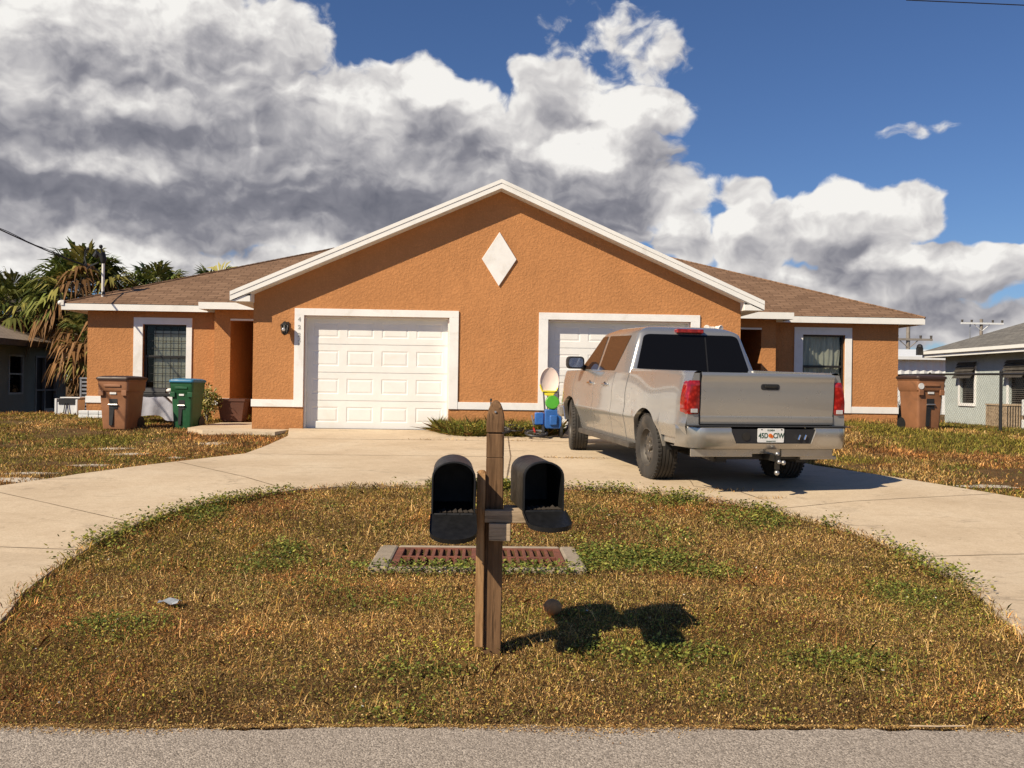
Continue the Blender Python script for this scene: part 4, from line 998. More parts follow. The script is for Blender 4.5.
def archp(w, h, k=14):
    # mailbox cross-section, base centre at origin: straight sides then a flat-ish arch
    pts = [(-w/2, 0)]; sh = h-w*.42
    for i in range(k+1):
        a = PI-PI*i/k; pts.append((w/2*math.cos(a), sh+w*.42*abs(math.sin(a))**.85))
    pts.append((w/2, 0)); return pts
M['joint_dark'] = mat('dark_leaf_debris', (0.03, 0.022, 0.016), 0.9)
def mailbox(loc, rz, w, h, L_, dang, label):
    mbx = thing('mailbox', loc, label, 'mailbox', 'open black mailboxes on the post', rz=rz)
    mb = MB(); o = archp(w, h); i_ = archp(w-.012, h-.010); i_ = [(x, z+.005) for x, z in i_]
    ro = [[(x, y, z) for x, z in o] for y in (0, .004, .03, .034, .038, L_-.02, L_)]
    fl = [[(x*(1.02 if 1 <= k <= 3 else 1), y, z*(1.012 if 1 <= k <= 3 else 1)) for x, y, z in r] for k, r in enumerate(ro)]
    ro = fl
    mb.grid(ro, closed=True); ri = [[(x, y, z) for x, z in i_] for y in (0, L_-.015)]; mb.grid(ri, closed=True)
    n = len(o); mb.add(ro[0]+ri[0], [(i, (i+1) % n, (i+1) % n+n, i+n) for i in range(n)]); mb.add(ri[-1], [tuple(range(n))]); mb.add(ro[-1], [tuple(range(n))])
    mb.build('body', 'black', mbx, smooth=True)
    T = Matrix.Translation((0, -.004, .006)) @ Matrix.Rotation(dang, 4, 'X')
    mb = MB(); pts = archp(w+.012, h+.004); n = len(pts)
    vs = []
    for y, k in ((0, 1), (-.012, 1), (-.014, .96)):
        vs.append([T @ Vector((x*k, y, (z-h*.5)*k+h*.5)) for x, z in pts])
    lip = [T @ Vector((x, .011, z)) for x, z in pts]
    mb.grid([lip]+vs, closed=False); mb.add(vs[-1], [tuple(range(n))]); mb.add(vs[0], [tuple(range(n))])
    q = lambda x, z, y: T @ Vector((x, y, z))
    door = mb.build('door', 'black', mbx, smooth=True)
    mb = MB()   # embossed plate on door
    for a in ((-.065, .065, .05, .056), (-.065, .065, .125, .131), (-.065, -.059, .056, .125), (.059, .065, .056, .125)): mb.box(a[0], a[1], -.0175, -.0135, a[2], a[3], T=T)
    mb.box(-.02, .02, -.022, -.013, h-.035, h-.015, T=T); mb.build('latch', 'black', door, bev=.001)
    mb = MB()
    for x_ in (-w*.3, 0, w*.3): mb.tube([(x_-.03, -.006, .004), (x_+.03, -.006, .004)], .006, 6)
    mb.build('hinge', 'black', door)
    mb = MB(); mb.box(w/2+.002, w/2+.007, .07, .23, h*.52, h*.52+.02); mb.box(w/2+.002, w/2+.007, .07, .10, h*.52-.05, h*.52+.02); mb.tube([(w/2-.004, .22, h*.53), (w/2+.012, .22, h*.53)], .010, 8); mb.build('flag', 'black', mbx)
    mb = MB()
    for k in range(7):
        x0 = -w*.38+w*.76*k/6; mb.add([(x0, .02+.02*random.random(), .008), (x0+.02, .02, .010), (x0+.012, .10, .012+.012*random.random()), (x0-.01, .10, .008)], [(0, 1, 2, 3)])
    mb.build('debris', 'joint_dark', mbx, recalc=False)
    return mbx
mailbox((-.125, 4.46, .208), rad(2), .215, .262, .50, rad(111), 'black mailbox left of the post with its door hanging open lowest')
mailbox((.325, 4.50, .222), rad(6), .205, .250, .47, rad(103), 'black mailbox right of the post with its door dropped open nearly level')
mb = MB(); mb.box(-.22, -.03, 4.50, 4.92, .193, .2075); 
bo = mb.build('support_board', 'board', None); bo.parent = post; bo.matrix_parent_inverse = (Matrix.Translation((.082, 4.72, PZ)) @ Matrix.Rotation(rad(-3), 4, 'Z')).inverted()
mb = MB(); mb.box(.235, .415, 4.56, 4.93, .2065, .2215) 
bo = mb.build('support_board', 'board', None); bo.parent = post; bo.matrix_parent_inverse = (Matrix.Translation((.082, 4.72, PZ)) @ Matrix.Rotation(rad(-3), 4, 'Z')).inverted()

# ---------------------------------------------------------------- storm drain
DZ = gz(0, 7.1)
dr = thing('storm_drain', (0, 7.06, DZ), 'rusty iron double storm drain grate in a concrete frame sunk in the lawn', 'drain'); dr.scale = (.94, 1, 1)
mb = MB(); 
mb.box(-.86, -.70, -.44, .46, -.2, .035); mb.box(.72, .86, -.44, .46, -.2, .035); mb.box(-.70, .72, .40, .46, -.2, .035); mb.box(-.70, .72, -.44, -.38, -.2, .030); mb.build('concrete_collar', 'old_concrete', dr, bev=.02)
mb = MB(); mb.box(-.70, .72, -.38, .40, -.6, -.25); mb.build('shaft', 'hole', dr)
for k, (x0, x1) in enumerate(((-.695, .005), (.012, .712))):
    mb = MB(); z0, z1 = -.02, .028
    mb.box(x0, x0+.06, -.375, .395, z0, z1); mb.box(x1-.06, x1, -.375, .395, z0, z1); mb.box(x0+.06, x1-.06, -.375, -.33, z0, z1); mb.box(x0+.06, x1-.06, .35, .395, z0, z1); mb.box(x0+.06, x1-.06, -.01, .03, z0, z1)
    n = 9; W_ = x1-x0-.12
    for i in range(1, n): 
        c_ = x0+.06+W_*i/n; mb.box(c_-.014, c_+.014, -.33, -.01, z0, z1-.001); mb.box(c_-.014, c_+.014, .03, .35, z0, z1-.001)
    mb.build('grate', 'rust', dr, bev=.004)

# ---------------------------------------------------------------- wheelie bins
def wheelie(loc, rz, bodym, lidm, w, d, h, label, flip=0):
    t_ = thing('wheelie_bin', loc, label, 'trash bin', 'wheelie bins beside the house', rz=rz)
    def ring(k, z, r_=.05, dy=0): # taper
        ww, dd = w/2*k, d/2*k; pts = []
        for cx_, cy_, a0 in ((ww-r_, dd-r_, 0), (-ww+r_, dd-r_, 90), (-ww+r_, -dd+r_, 180), (ww-r_, -dd+r_, 270)):
            for j in range(5): a = rad(a0+90*j/4); pts.append((cx_+r_*math.cos(a), cy_+r_*math.sin(a)+dy, z))
        return pts
    rows = [ring(.74, .03), ring(.76, .06), ring(.84, h*.45), ring(.88, h*.70), ring(.885, h*.705), ring(.95, h*.73), ring(.97, h*.90), ring(1.0, h*.905), ring(1.0, h*.93)]
    mb = MB(); mb.grid(rows, closed=True); mb.add(rows[0], [tuple(range(len(rows[0])))]); mb.add(rows[-1], [tuple(range(len(rows[0])))])
    yf = lambda z: -d/2*(.74+.14*z/(h*.7))-.0
    # side pads under rim
    for sx in (-1, 1): mb.box(sx*w*.36-.05, sx*w*.36+.05, -d/2*.99, -d/2*.90, h*.64, h*.735)
    mb.box(-w*.26, w*.26, -d/2*1.015, -d/2*.93, h*.80, h*.84)
    body = mb.build('body', bodym, t_, smooth=True, bev=.006)
    mb = MB(); f = yf(h*.5)
    mb.box(-w*.13, w*.13, yf(h*.55)-.006, yf(h*.55)+.04, h*.40, h*.58); mb.prism([(-w*.13, .10), (-w*.03, .10), (w*.02, h*.40), (-w*.13, h*.40)], yf(.3)-.020, yf(.3)+.04); mb.build('recess', 'plastic_black', body)
    mb = MB(); mb.tube([(-w*.14, yf(h*.5)-.022, h*.475), (w*.14, yf(h*.5)-.022, h*.475)], .016, 8); mb.build('lift_bar', 'steel', body)
    mb = MB(); mb.box(-w*.10, w*.10, -d/2*.90-.006, -d/2*.88, h*.665, h*.70); mb.build('label', 'label_white', body)
    if flip:
        mb = MB(); mb.tube([(-w*.36, -d/2*.965-.006, h*.80), (-w*.36, -d/2*.965+.01, h*.80)], .06, 14); mb.build('emblem', 'label_white', body)
    # lid
    mb = MB(); lr = [ring(1.05, h*.93, .06), ring(1.06, h*.955, .06), ring(1.03, h*.975, .06), ring(.85, h*.995, .08), ring(.4, h*1.005, .04)]
    mb.grid(lr, closed=True); mb.add(lr[-1], [tuple(range(len(lr[0])))]); mb.add(lr[0], [tuple(range(len(lr[0])))]); mb.tube([(-w*.3, d/2+.05, h*.93), (w*.3, d/2+.05, h*.93)], .02, 8); mb.build('lid', lidm, t_, smooth=True)
    for sx in (-1, 1):
        mb = MB(); mb.tube([(sx*w*.36-.03, d*.36, .13), (sx*w*.36+.03, d*.36, .13)], .13, 16); mb.build('wheel', 'plastic_black', t_)
    return t_
wheelie((-6.90, 17.60, gz(-6.9, 17.6)-.02), rad(-8), 'bin_brown', 'lid_brown', .64, .72, 1.04, 'brown wheelie bin with dark lid left of the green bin')
wheelie((-5.78, 18.0, gz(-5.78, 18.0)-.03), rad(-8), 'bin_green', 'lid_blue', .49, .58, 1.0, 'green wheelie bin with a blue lid')
wheelie((8.70, 17.5, gz(8.7, 17.5)-.03), rad(10), 'bin_brown', 'lid_brown', .64, .68, 1.10, 'brown wheelie bin with a round white sticker at the right house corner', 1)

# ---------------------------------------------------------------- things by the left wall
o_ = thing('covered_table', (-6.85, 19.1, gz(-6.85, 19.1)), 'low table under a grey cover with a black roll on top between the bins', 'table')
mb = MB(); rows = []
for i in range(21):
    u = i/20; r = []
    for j in range(15):
        v_ = j/14; x_ = -.62+1.24*u; z_ = .52-.0*v_
        prof_ = [(-.34, .14), (-.33, .36), (-.30, .50), (-.2, .53), (.2, .53), (.3, .5), (.33, .2)]
        f_ = v_*(len(prof_)-1); a = min(int(f_), len(prof_)-2); g_ = f_-a
        y_ = prof_[a][0]*(1-g_)+prof_[a+1][0]*g_; zz = prof_[a][1]*(1-g_)+prof_[a+1][1]*g_
        zz -= .22*max(0, u-.72)/.28*1.2; y_ += .03*math.sin(u*19+v_*3); zz += .012*math.sin(u*13+v_*9)
        r.append((x_+.06*math.sin(v_*6), y_, max(.04, zz)))
    rows.append(r)
mb.grid(rows); mb.build('cover', 'cloth_grey', o_, smooth=True)
mb = MB()
for sx in (-.5, .5):
    for sy in (-.25, .25): mb.tube([(sx, sy, 0), (sx, sy, .5)], .02, 6)
mb.build('leg', 'steel', o_)
mb = MB(); mb.tube([(-.60, 0, .62), (.30, -.02, .62)], .10, 14); mb.box(-.6, .45, -.2, .2, .535, .60); mb.build('black_roll', 'plastic_black', o_, bev=.01)
mb = MB(); mb.sphere((.38, -.1, .66), .08, 10, 6, sc=(1, .8, .6)); mb.build('white_cap', 'porcelain', o_, smooth=True)
# white box / small generator
o_ = thing('white_box', (-9.36, 20.9, gz(-9.36, 20.9)), 'open white storage box with a black strap on the lawn by the house corner', 'box')
mb = MB(); mb.box(-.30, .30, -.22, .22, 0, .33); mb.box(-.33, -.27, -.24, .24, .0, .42); mb.box(.25, .31, -.24, .24, .0, .40); mb.box(-.2, .36, -.20, .2, .43, .46); mb.build('body', 'metal_white', o_, bev=.01); o_.scale = (.8, .8, .88)
mb = MB(); mb.box(-.22, .24, -.235, .2, .27, .42); mb.tube([(-.03, -.25, .3), (-.07, -.25, .05)], .014, 5); mb.tube([(.03, -.25, .3), (.07, -.26, .04)], .014, 5); mb.build('strap', 'plastic_black', o_)
# white blocks under the corner
o_ = thing('kerb_block', (-8.30, 19.95, gz(-8.30, 19.95)-.02), 'two stacked rows of white edging blocks under the left house corner', 'edging')
mb = MB()
for r_ in range(2):
    for k in range(6): mb.box(-.42+k*.22+.004, -.42+(k+1)*.22-.004, -.10, .10, .0+r_*.085, .08+r_*.085)
mb.build('block', 'metal_white', o_, bev=.012)
# air conditioner louvres at far left corner
o_ = thing('air_conditioner', (-9.15, 22.2, gz(-9.15, 22.2)), 'grey louvred air conditioner unit beside the left wall', 'air conditioner')
mb = MB(); mb.box(-.34, .34, -.34, .34, 0, .86); mb.build('core', 'plastic_black', o_)
mb = MB()
for k in range(9): mb.box(-.37, .37, -.385, -.35, .05+k*.09, .095+k*.09)
for sx in (-1, 1): mb.box(sx*.38-.02, sx*.38+.02, -.39, -.34, 0, .88)
mb.box(-.40, .40, -.40, .38, .86, .90); mb.build('louvre', 'steel', o_)
# planter
o_ = thing('planter_pot', (-5.32, 19.62, gz(-5.32, 19.62)), 'dark red square planter beside the left porch opening', 'planter')
mb = MB(); rows = [[(s1*w, s2*w*.8, z) for s1, s2 in ((-1, -1), (1, -1), (1, 1), (-1, 1))] for w, z in ((.22, 0), (.28, .42), (.30, .43), (.30, .48), (.25, .48), (.24, .40))]
mb.grid(rows, closed=True); mb.add(rows[-1], [(0, 1, 2, 3)]); mb.build('pot', 'wicker', o_)
mb = MB(); mb.box(-.25, .25, -.15, .15, 0, .0); 
mb = MB(); mb.tube([(-8.0, 20.2, .05), (-8.08, 20.15, .22), (-8.16, 20.15, .30)], .02, 5); tag(mb.build('dry_branch', 'post', smooth=True), 'small dead branch leaning at the left wall foot', 'branch')

# ---------------------------------------------------------------- leafy helpers
class Leaves:
    def __init__(s): s.V = []; s.F = []; s.C = []; s.n = 0
    def quads(s, P, U, W, col):   # centre, half vectors
        n = len(P); v = np.stack([P-U, P+W*.6-U*.1, P+U, P-W*.6-U*.1], 1).reshape(-1, 3); s.V.append(v)
        s.F.append((np.arange(n*4).reshape(n, 4)+s.n)); s.C.append(np.repeat(col, 4, 0)); s.n += 4*n
    def build(s, name, material, parent=None, offset=(0, 0, 0)):
        V = np.concatenate(s.V)-np.array(offset); F = np.concatenate(s.F); C_ = np.concatenate(s.C)
        return fast_mesh(name, V, F, C_, material, parent)
def fast_mesh(name, V, F, C_, material, parent=None):
    me = bpy.data.meshes.new(name); me.vertices.add(len(V)); me.vertices.foreach_set('co', V.astype(np.float32).ravel())
    k = F.shape[1]; me.loops.add(F.size); me.loops.foreach_set('vertex_index', F.astype(np.int32).ravel())
    me.polygons.add(len(F)); me.polygons.foreach_set('loop_start', np.arange(0, F.size, k, dtype=np.int32)); me.polygons.foreach_set('loop_total', np.full(len(F), k, np.int32))
    ca = me.color_attributes.new('col', 'FLOAT_COLOR', 'POINT'); c4 = np.ones((len(V), 4), np.float32); c4[:, :3] = C_; ca.data.foreach_set('color', c4.ravel())
    me.materials.append(M[material]); me.update(calc_edges=True)
    o = bpy.data.objects.new(name, me); COL.objects.link(o)
    if parent is not None: o.parent = parent
    return o
def runit(n):
    v = rng.standard_normal((n, 3)); return v/np.linalg.norm(v, axis=1, keepdims=True)
def shrub(loc, R_, H, n, cols, leaf, label, cat='bush', name='shrub', stems=8):
    t_ = thing(name, loc, label, cat)
    mb = MB()
    for k in range(stems):
        a = rng.random()*6.28; e = (R_*.8*math.cos(a)*rng.random(), R_*.8*math.sin(a)*rng.random(), H*(.6+.4*rng.random())); mb.tube([(0, 0, 0), (e[0]*.4, e[1]*.4, e[2]*.6), e], [.012, .009, .004], 4)
    mb.build('stem', 'pole_wood', t_)
    L_ = Leaves(); d = runit(n); r_ = rng.random(n)**.45; clump = .75+.25*np.sin(d[:, 0]*7+1)*np.cos(d[:, 1]*6)
    P = d*r_[:, None]*clump[:, None]*np.array([R_, R_, H*.5])+np.array([0, 0, H*.5]); P[:, 2] = np.maximum(P[:, 2], .02)
    U = runit(n)*leaf*(.6+.8*rng.random((n, 1))); Wd = np.cross(U, runit(n)); Wd /= np.linalg.norm(Wd, axis=1, keepdims=True)+1e-9; Wd *= leaf*.6
    c_ = np.array(cols)[rng.integers(0, len(cols), n)]*(.75+.5*rng.random((n, 1)))
    L_.quads(P, U, Wd, c_); L_.build('foliage', 'frond', t_); return t_
shrub((-5.78, 19.3, gz(-5.78, 19.3)), .34, .85, 900, [(.10, .13, .02), (.16, .17, .03), (.45, .38, .12), (.60, .52, .25)], .045, 'flowering shrub with pale yellow blooms right of the green bin')
shrub((9.6, 21.2, gz(9.6, 21.2)), .5, .7, 700, [(.10, .10, .03), (.16, .12, .05), (.2, .17, .08)], .04, 'scraggly dry bush behind the right bin by the fence', stems=16)
shrub((10.6, 22.5, gz(10.6, 22.5)), .7, .6, 400, [(.12, .10, .04), (.2, .17, .08)], .035, 'thin twiggy weeds along the pale neighbour wall', stems=30)

# ---------------------------------------------------------------- chain link fence
fx = 10.02
fe = thing('chain_link_fence', (fx, 17.0, gz(fx, 17)), 'low black chain link fence with posts between the lots at right', 'fence')
FO = fe.location.copy(); mb = MB()
def fv(y, z): return (0, y-17.0, z-FO.z)
mb.tube([fv(14.4, 1.19), fv(17, 1.22), fv(20, 1.25), fv(26, 1.25)], .022, 8); mb.build('top_rail', 'plastic_black', fe, smooth=True)
for y_ in (14.4, 17.0, 19.75, 22.6, 25.6):
    mb = MB(); g_ = gz(fx, y_); mb.tube([fv(y_, g_-.1), fv(y_, 1.24)], .03, 8); mb.sphere(fv(y_, 1.26), .035, 8, 5); mb.build('post', 'plastic_black', fe)
mb = MB(); 
for k in range(0, 300):
    for s_ in (1, -1):
        y0 = 14.4+k*.075; z0 = gz(fx, y0)+.02; y1 = y0+s_*(1.19-z0)*.9
        if y1 < 14.4 or y1 > 26 or y0 > 26: continue
        a = Vector(fv(y0, z0)); b_ = Vector(fv(y1, 1.2)); mb.add([(a.x-.0015, a.y, a.z), (a.x+.0015, a.y, a.z), (b_.x+.0015, b_.y, b_.z), (b_.x-.0015, b_.y, b_.z)], [(0, 1, 2, 3)])
mb.build('mesh_wire', 'rim', fe, recalc=False)
# AC unit and meter by the right neighbour
o_ = thing('air_conditioner', (13.95, 23.2, gz(13.95, 23.2)-.05), 'beige slatted air conditioner unit standing by the pale house wall', 'air conditioner')
mb = MB(); mb.box(-.40, .40, -.45, .45, .0, .86); mb.build('core', 'rim', o_)
mb = MB()
for k in range(12): mb.box(-.42, .42, -.475, -.452, .0, .0) if False else mb.box(-.41+k*.07, -.385+k*.07, -.475, -.452, .04, .84)
for k in range(12): mb.box(-.425, -.402, -.44+k*.077, -.41+k*.077, .04, .84)
mb.box(-.43, .43, -.48, .46, .86, .90); mb.build('slats', 'board', o_)
o_ = thing('utility_box', (13.6, 21.9, gz(13.6, 21.9)), 'small white utility box on a post beside the beige air conditioner', 'utility box')
mb = MB(); mb.box(-.12, .12, -.08, .08, .55, .95); mb.box(-.12, .12, -.08, .08, .15, .45); mb.build('box', 'metal_white', o_, bev=.02); mb = MB(); mb.tube([(0, 0, -.1), (0, 0, .95)], .04, 8); mb.build('post', 'steel', o_)

# ---------------------------------------------------------------- toys by the garage
gx = gz(1.15, 15.9)
o_ = thing('toy_mower', (1.27, 15.95, gx+.02), 'blue and lime green plastic push toy standing on the weeds by the front tyre', 'toy')
mb = MB(); mb.box(-.13, .17, -.16, .16, .16, .50); mb.box(-.30, -.14, -.05, .12, .22, .44); mb.box(-.05, .09, -.20, -.161, .22, .40); mb.build('body', 'blue_toy', o_, smooth=True, bev=.04)
mb = MB(); mb.tube([(0, -.10, .62), (0, -.16, .63)], [.13, .12], 18); mb.tube([(0, -.05, .45), (0, -.05, .66)], .04, 8); mb.build('dial', 'green_toy', o_, bev=.012)
for dx, dy in ((-.16, -.12), (.16, -.12), (-.16, .14), (.16, .14)):
    mb = MB(); mb.tube([(dx-.02, dy, .11), (dx+.02, dy, .11)], .11, 14); mb.build('wheel', 'plastic_black', o_)
mb = MB(); mb.tube([(-.12, .02, .45), (-.14, .16, .80), (.12, .16, .80), (.12, .02, .45)], .018, 6); mb.build('handle', 'plastic_black', o_, smooth=True)
o_ = thing('toy_net', (1.24, 16.2, gx+.02), 'large oval pale pink net toy with yellow rim behind the blue toy', 'toy')
mb = MB()
el = [(.17*math.cos(2*PI*k/28), 0, .99+.25*math.sin(2*PI*k/28)) for k in range(29)]
mb.tube(el[15:27], .016, 6); mb.tube([(0, 0, .2), (0, 0, .74)], .018, 6); mb.prism([(-.07, .74), (.07, .74), (.12, .83), (-.12, .83)], -.02, .02); mb.build('frame', 'yellow_toy', o_, smooth=True)
mb = MB(); rows = [[((.165*q/5)*math.cos(2*PI*k/28), .05*(1-(q/5)**2), .99+(.245*q/5)*math.sin(2*PI*k/28)) for k in range(28)] for q in range(0, 6)]; mb.grid(rows, closed=True); mb.tube(el, .010, 6); mb.build('net', 'pink_toy', o_, smooth=True)
o_ = thing('folded_chair', (1.62, 16.1, gx), 'dark grey folded camp chair leaning near the front tyre', 'chair')
mb = MB(); T = Matrix.Rotation(rad(18), 4, 'Y')
mb.prism([(-.14, .05), (.14, .05), (.18, .95), (.05, 1.0), (-.10, .8)], -.05, -.02, T=T); mb.build('fabric', 'cloth_grey', o_, bev=.01)
mb = MB(); mb.tube([T @ Vector((-.16, -.07, 0)), T @ Vector((.18, -.06, 1.02))], .014, 6); mb.tube([T @ Vector((.16, -.07, 0)), T @ Vector((-.10, -.06, .85))], .014, 6); mb.build('frame', 'plastic_black', o_, smooth=True)
# kid's bicycle lying down
o_ = thing('kids_bicycle', (.62, 15.75, gz(.62, 15.75)+.09), "child's dark bicycle with red parts lying on its side by the weed patch", 'bicycle', rz=rad(14))
o_.rotation_euler = (rad(12), rad(4), rad(-14)); o_.location = (.62, 15.62, gz(.62, 15.62)+.10)
for x_ in (-.33, .33):
    mb = MB(); el = [(x_+.19*math.cos(2*PI*k/24), .19+.19*math.sin(2*PI*k/24), 0) for k in range(25)]; mb.tube(el, .022, 6, cap=False); w_ = mb.build('wheel', 'plastic_black', o_, smooth=True)
    mb = MB(); el = [(x_+.165*math.cos(2*PI*k/24), .19+.165*math.sin(2*PI*k/24), 0) for k in range(25)]; mb.tube(el, .009, 5, cap=False)
    for k in range(10): mb.tube([(x_, .19, 0), (x_+.165*math.cos(k*.628), .19+.165*math.sin(k*.628), 0)], .002, 3)
    mb.build('rim', 'steel', w_)
mb = MB(); mb.tube([(-.33, .19, 0), (-.05, .20, 0), (-.14, .42, 0), (-.33, .19, 0)], .014, 6); mb.tube([(-.05, .20, 0), (.24, .44, 0), (-.12, .40, 0)], .014, 6); mb.tube([(.33, .19, 0), (.22, .50, 0)], .014, 6); mb.build('frame', 'plastic_black', o_, smooth=True); mb = MB(); mb.tube([(.30, .20, .02), (.22, .48, .02)], .016, 6); mb.build('fork', 'red_toy', o_, smooth=True)
mb = MB(); mb.box(-.24, -.06, .44, .475, -.05, .05); mb.build('saddle', 'plastic_black', o_, bev=.012)
mb = MB(); mb.tube([(.16, .56, -.22), (.20, .53, -.1), (.22, .50, 0), (.20, .53, .1), (.16, .56, .22)], .012, 6); mb.build('handlebar', 'steel', o_, smooth=True)
# thin black stake
mb = MB(); mb.tube([(.19, 16.15, gz(.19, 16.15)), (.19, 16.15, .60)], .014, 6); mb.sphere((.19, 16.15, .60), .022, 8, 5); tag(mb.build('garden_stake', 'plastic_black'), 'thin black stake upright in the weeds between the garage doors', 'stake')
# coconut and litter
mb = MB(); cz = gz(.53, 5.46)+.045; mb.sphere((0, 0, 0), .052, 22, 14, sc=(1.08, 1, .95))
for i, v in enumerate(mb.v): k = 1+.03*math.sin(v[0]*90)*math.cos(v[1]*80+v[2]*60); mb.v[i] = (v[0]*k, v[1]*k, v[2]*k)
o = tag(mb.build('coconut', 'coco', smooth=True), 'small round brown coconut husk on the grass right of the post', 'coconut'); o.location = (.452, 5.40, cz)
mb = MB(); mb.grid([[(.04*i, .035*j, .012*math.sin(i*2.1+j*1.7)) for j in range(4)] for i in range(4)])
M['film'] = mat('clear_wrapper', (0.35, 0.38, 0.40), 0.15, var=0.2); o = tag(mb.build('wrapper', 'film', smooth=True), 'crumpled pale plastic wrapper on the left part of the lawn', 'litter'); o.location = (-1.93, 5.5, gz(-1.9, 5.5)+.03)
# stick at the road edge
mb = MB(); mb.tube([(1.86, 3.80, -.582), (1.98, 3.785, -.578), (2.10, 3.795, -.580)], .004, 5); tag(mb.build('twig', 'board'), 'pale dry twig lying at the asphalt edge', 'twig')

# ---------------------------------------------------------------- palms
def palm(loc, H, FL, nf, brown, label, seed, skirt=14):
    r0 = np.random.default_rng(seed); t_ = thing('palm_tree', loc, label, 'palm tree', 'palm trees behind the houses')
    mb = MB(); pts = []; rr = []
    for i in range(14):
        s_ = i/13; pts.append((.12*math.sin(s_*2+seed), .08*math.sin(s_*3), H*s_)); rr.append(.17-.05*s_+.012*(i % 2))
    mb.tube(pts, rr, 10); mb.build('trunk', 'pole_wood', t_, smooth=True)
    top = np.array(pts[-1]); Vs = []; Cs = []
    mb = MB()
    for f in range(nf+skirt):
        dead = f >= nf
        az = f*2.399+r0.random()*.6; el = (1.35-1.85*(f/nf)+r0.normal()*.15) if not dead else -1.05+r0.normal()*.25
        L_ = FL*(.42+.2*r0.random())*(.7 if dead else 1); R_ = FL*(.40+.14*r0.random())
        h = np.array([math.cos(az), math.sin(az), 0]); side_ = np.array([-math.sin(az), math.cos(az), 0]); d = h*math.cos(el)+np.array([0, 0, math.sin(el)])
        isb = dead or r0.random() < brown*(f/nf)**1.5
        base = np.array((.24, .125, .048) if isb else [(.085, .115, .025), (.12, .15, .033), (.18, .19, .045), (.26, .23, .06)][int(r0.integers(0, 4))])*(.7+.6*r0.random())
        e0 = top.copy(); e1 = top+d*L_*.6; e2 = top+d*L_+np.array([0, 0, -.12*L_]); mb.tube([tuple(e0), tuple(e1), tuple(e2)], [.02, .015, .010], 4)
        fw = (e2-e1)/np.linalg.norm(e2-e1); up = np.cross(side_, fw); tw = r0.normal()*.35; sd2 = side_*math.cos(tw)+up*math.sin(tw)
        nl = 26; an = np.linspace(-2.0, 2.0, nl)+r0.normal(size=nl)*.05
        dr_ = np.cos(an)[:, None]*fw+np.sin(an)[:, None]*sd2+r0.normal(size=(nl, 3))*.07
        fold = (np.abs(an)*.10)[:, None]; ll = (R_*(.75+.25*np.cos(an*.6))*(.85+.3*r0.random(nl)))[:, None]
        mid = e2+dr_*ll*.6; tip = e2+dr_*ll+np.array([0, 0, -1.])*ll*(.32 if not isb else .75)*(.5+r0.random((nl, 1)))
        wv = np.cross(dr_, up); wv = wv/(np.linalg.norm(wv, axis=1, keepdims=True)+1e-9)*(.026*FL)
        v = np.stack([e2+dr_*.02, mid-wv, tip, mid+wv], 1).reshape(-1, 3); Vs.append(v)
        Cs.append(np.repeat(base[None, :]*(.7+.6*r0.random((nl, 1))), 4, 0))
    cr = mb.build('crown', 'pole_wood', t_, smooth=False)
    V = np.concatenate(Vs); F = np.arange(len(V)).reshape(-1, 4); fast_mesh('fronds', V, F, np.concatenate(Cs), 'frond', cr)
palm((-13.1, 30.0, -.35), 4.0, 2.0, 60, .6, 'tall shaggy palm with brown skirt between the green house and the orange house', 1, 26)
palm((-15.9, 31.5, -.35), 3.5, 1.8, 46, .4, 'palm with yellow green fronds at the far left above the tan roof', 2, 14)
palm((-12.6, 35.5, -.3), 4.4, 1.8, 44, .3, 'green palm rising behind the left hip of the roof', 3)
palm((-10.9, 37.5, -.3), 4.55, 1.8, 44, .2, 'palm crown peeking over the roof right of the service mast', 4)
palm((-9.0, 39.0, -.3), 4.45, 1.7, 40, .3, 'smallest palm top showing over the brown roof slope', 5)
palm((-11.7, 28.0, -.35), 2.2, 1.7, 50, .9, 'low palm with rusty brown drooping fronds beside the orange corner', 6, 16)
palm((-14.2, 34.5, -.35), 2.9, 1.9, 50, .5, 'mid height palm just above the tan roof edge', 7, 16)
palm((-17.6, 34.0, -.35), 3.3, 1.9, 50, .3, 'broad low palm at the left picture edge above the roof', 8, 8)
# dark undergrowth behind the left gap
shrub((-13.2, 37.0, -.4), 5.0, 3.8, 20000, [(.06, .08, .02), (.10, .11, .03), (.14, .09, .035)], .14, 'dense dark thicket below the palms in the gap between houses', name='thicket', stems=20)

# ---------------------------------------------------------------- lawns
def vnoise(x, y, s, seed=0):
    r0 = np.random.default_rng(seed); T_ = r0.random((64, 64)); u = x*s+31.7; v = y*s+17.3
    i = np.floor(u).astype(int); j = np.floor(v).astype(int); fu = u-i; fv_ = v-j; fu = fu*fu*(3-2*fu); fv_ = fv_*fv_*(3-2*fv_)
    g = lambda a, b_: T_[a % 64, b_ % 64]
    return (g(i, j)*(1-fu)+g(i+1, j)*fu)*(1-fv_)+(g(i, j+1)*(1-fu)+g(i+1, j+1)*fu)*fv_
def fb(x, y, s, seed=0): return (vnoise(x, y, s, seed)+.5*vnoise(x, y, s*2.1, seed+1)+.25*vnoise(x, y, s*4.3, seed+2))/1.75
_ip = IN+[(2.75, 3.80), (-2.35, 3.80)]
ring = OUT+IN[::-1]
WALK = [(-5.45, 17.0), (-4.9, 16.1), (-3.6, 15.95), (-3.5, 16.85), (-4.24, 16.85), (-4.26, 20.0), (-5.5, 20.0)]
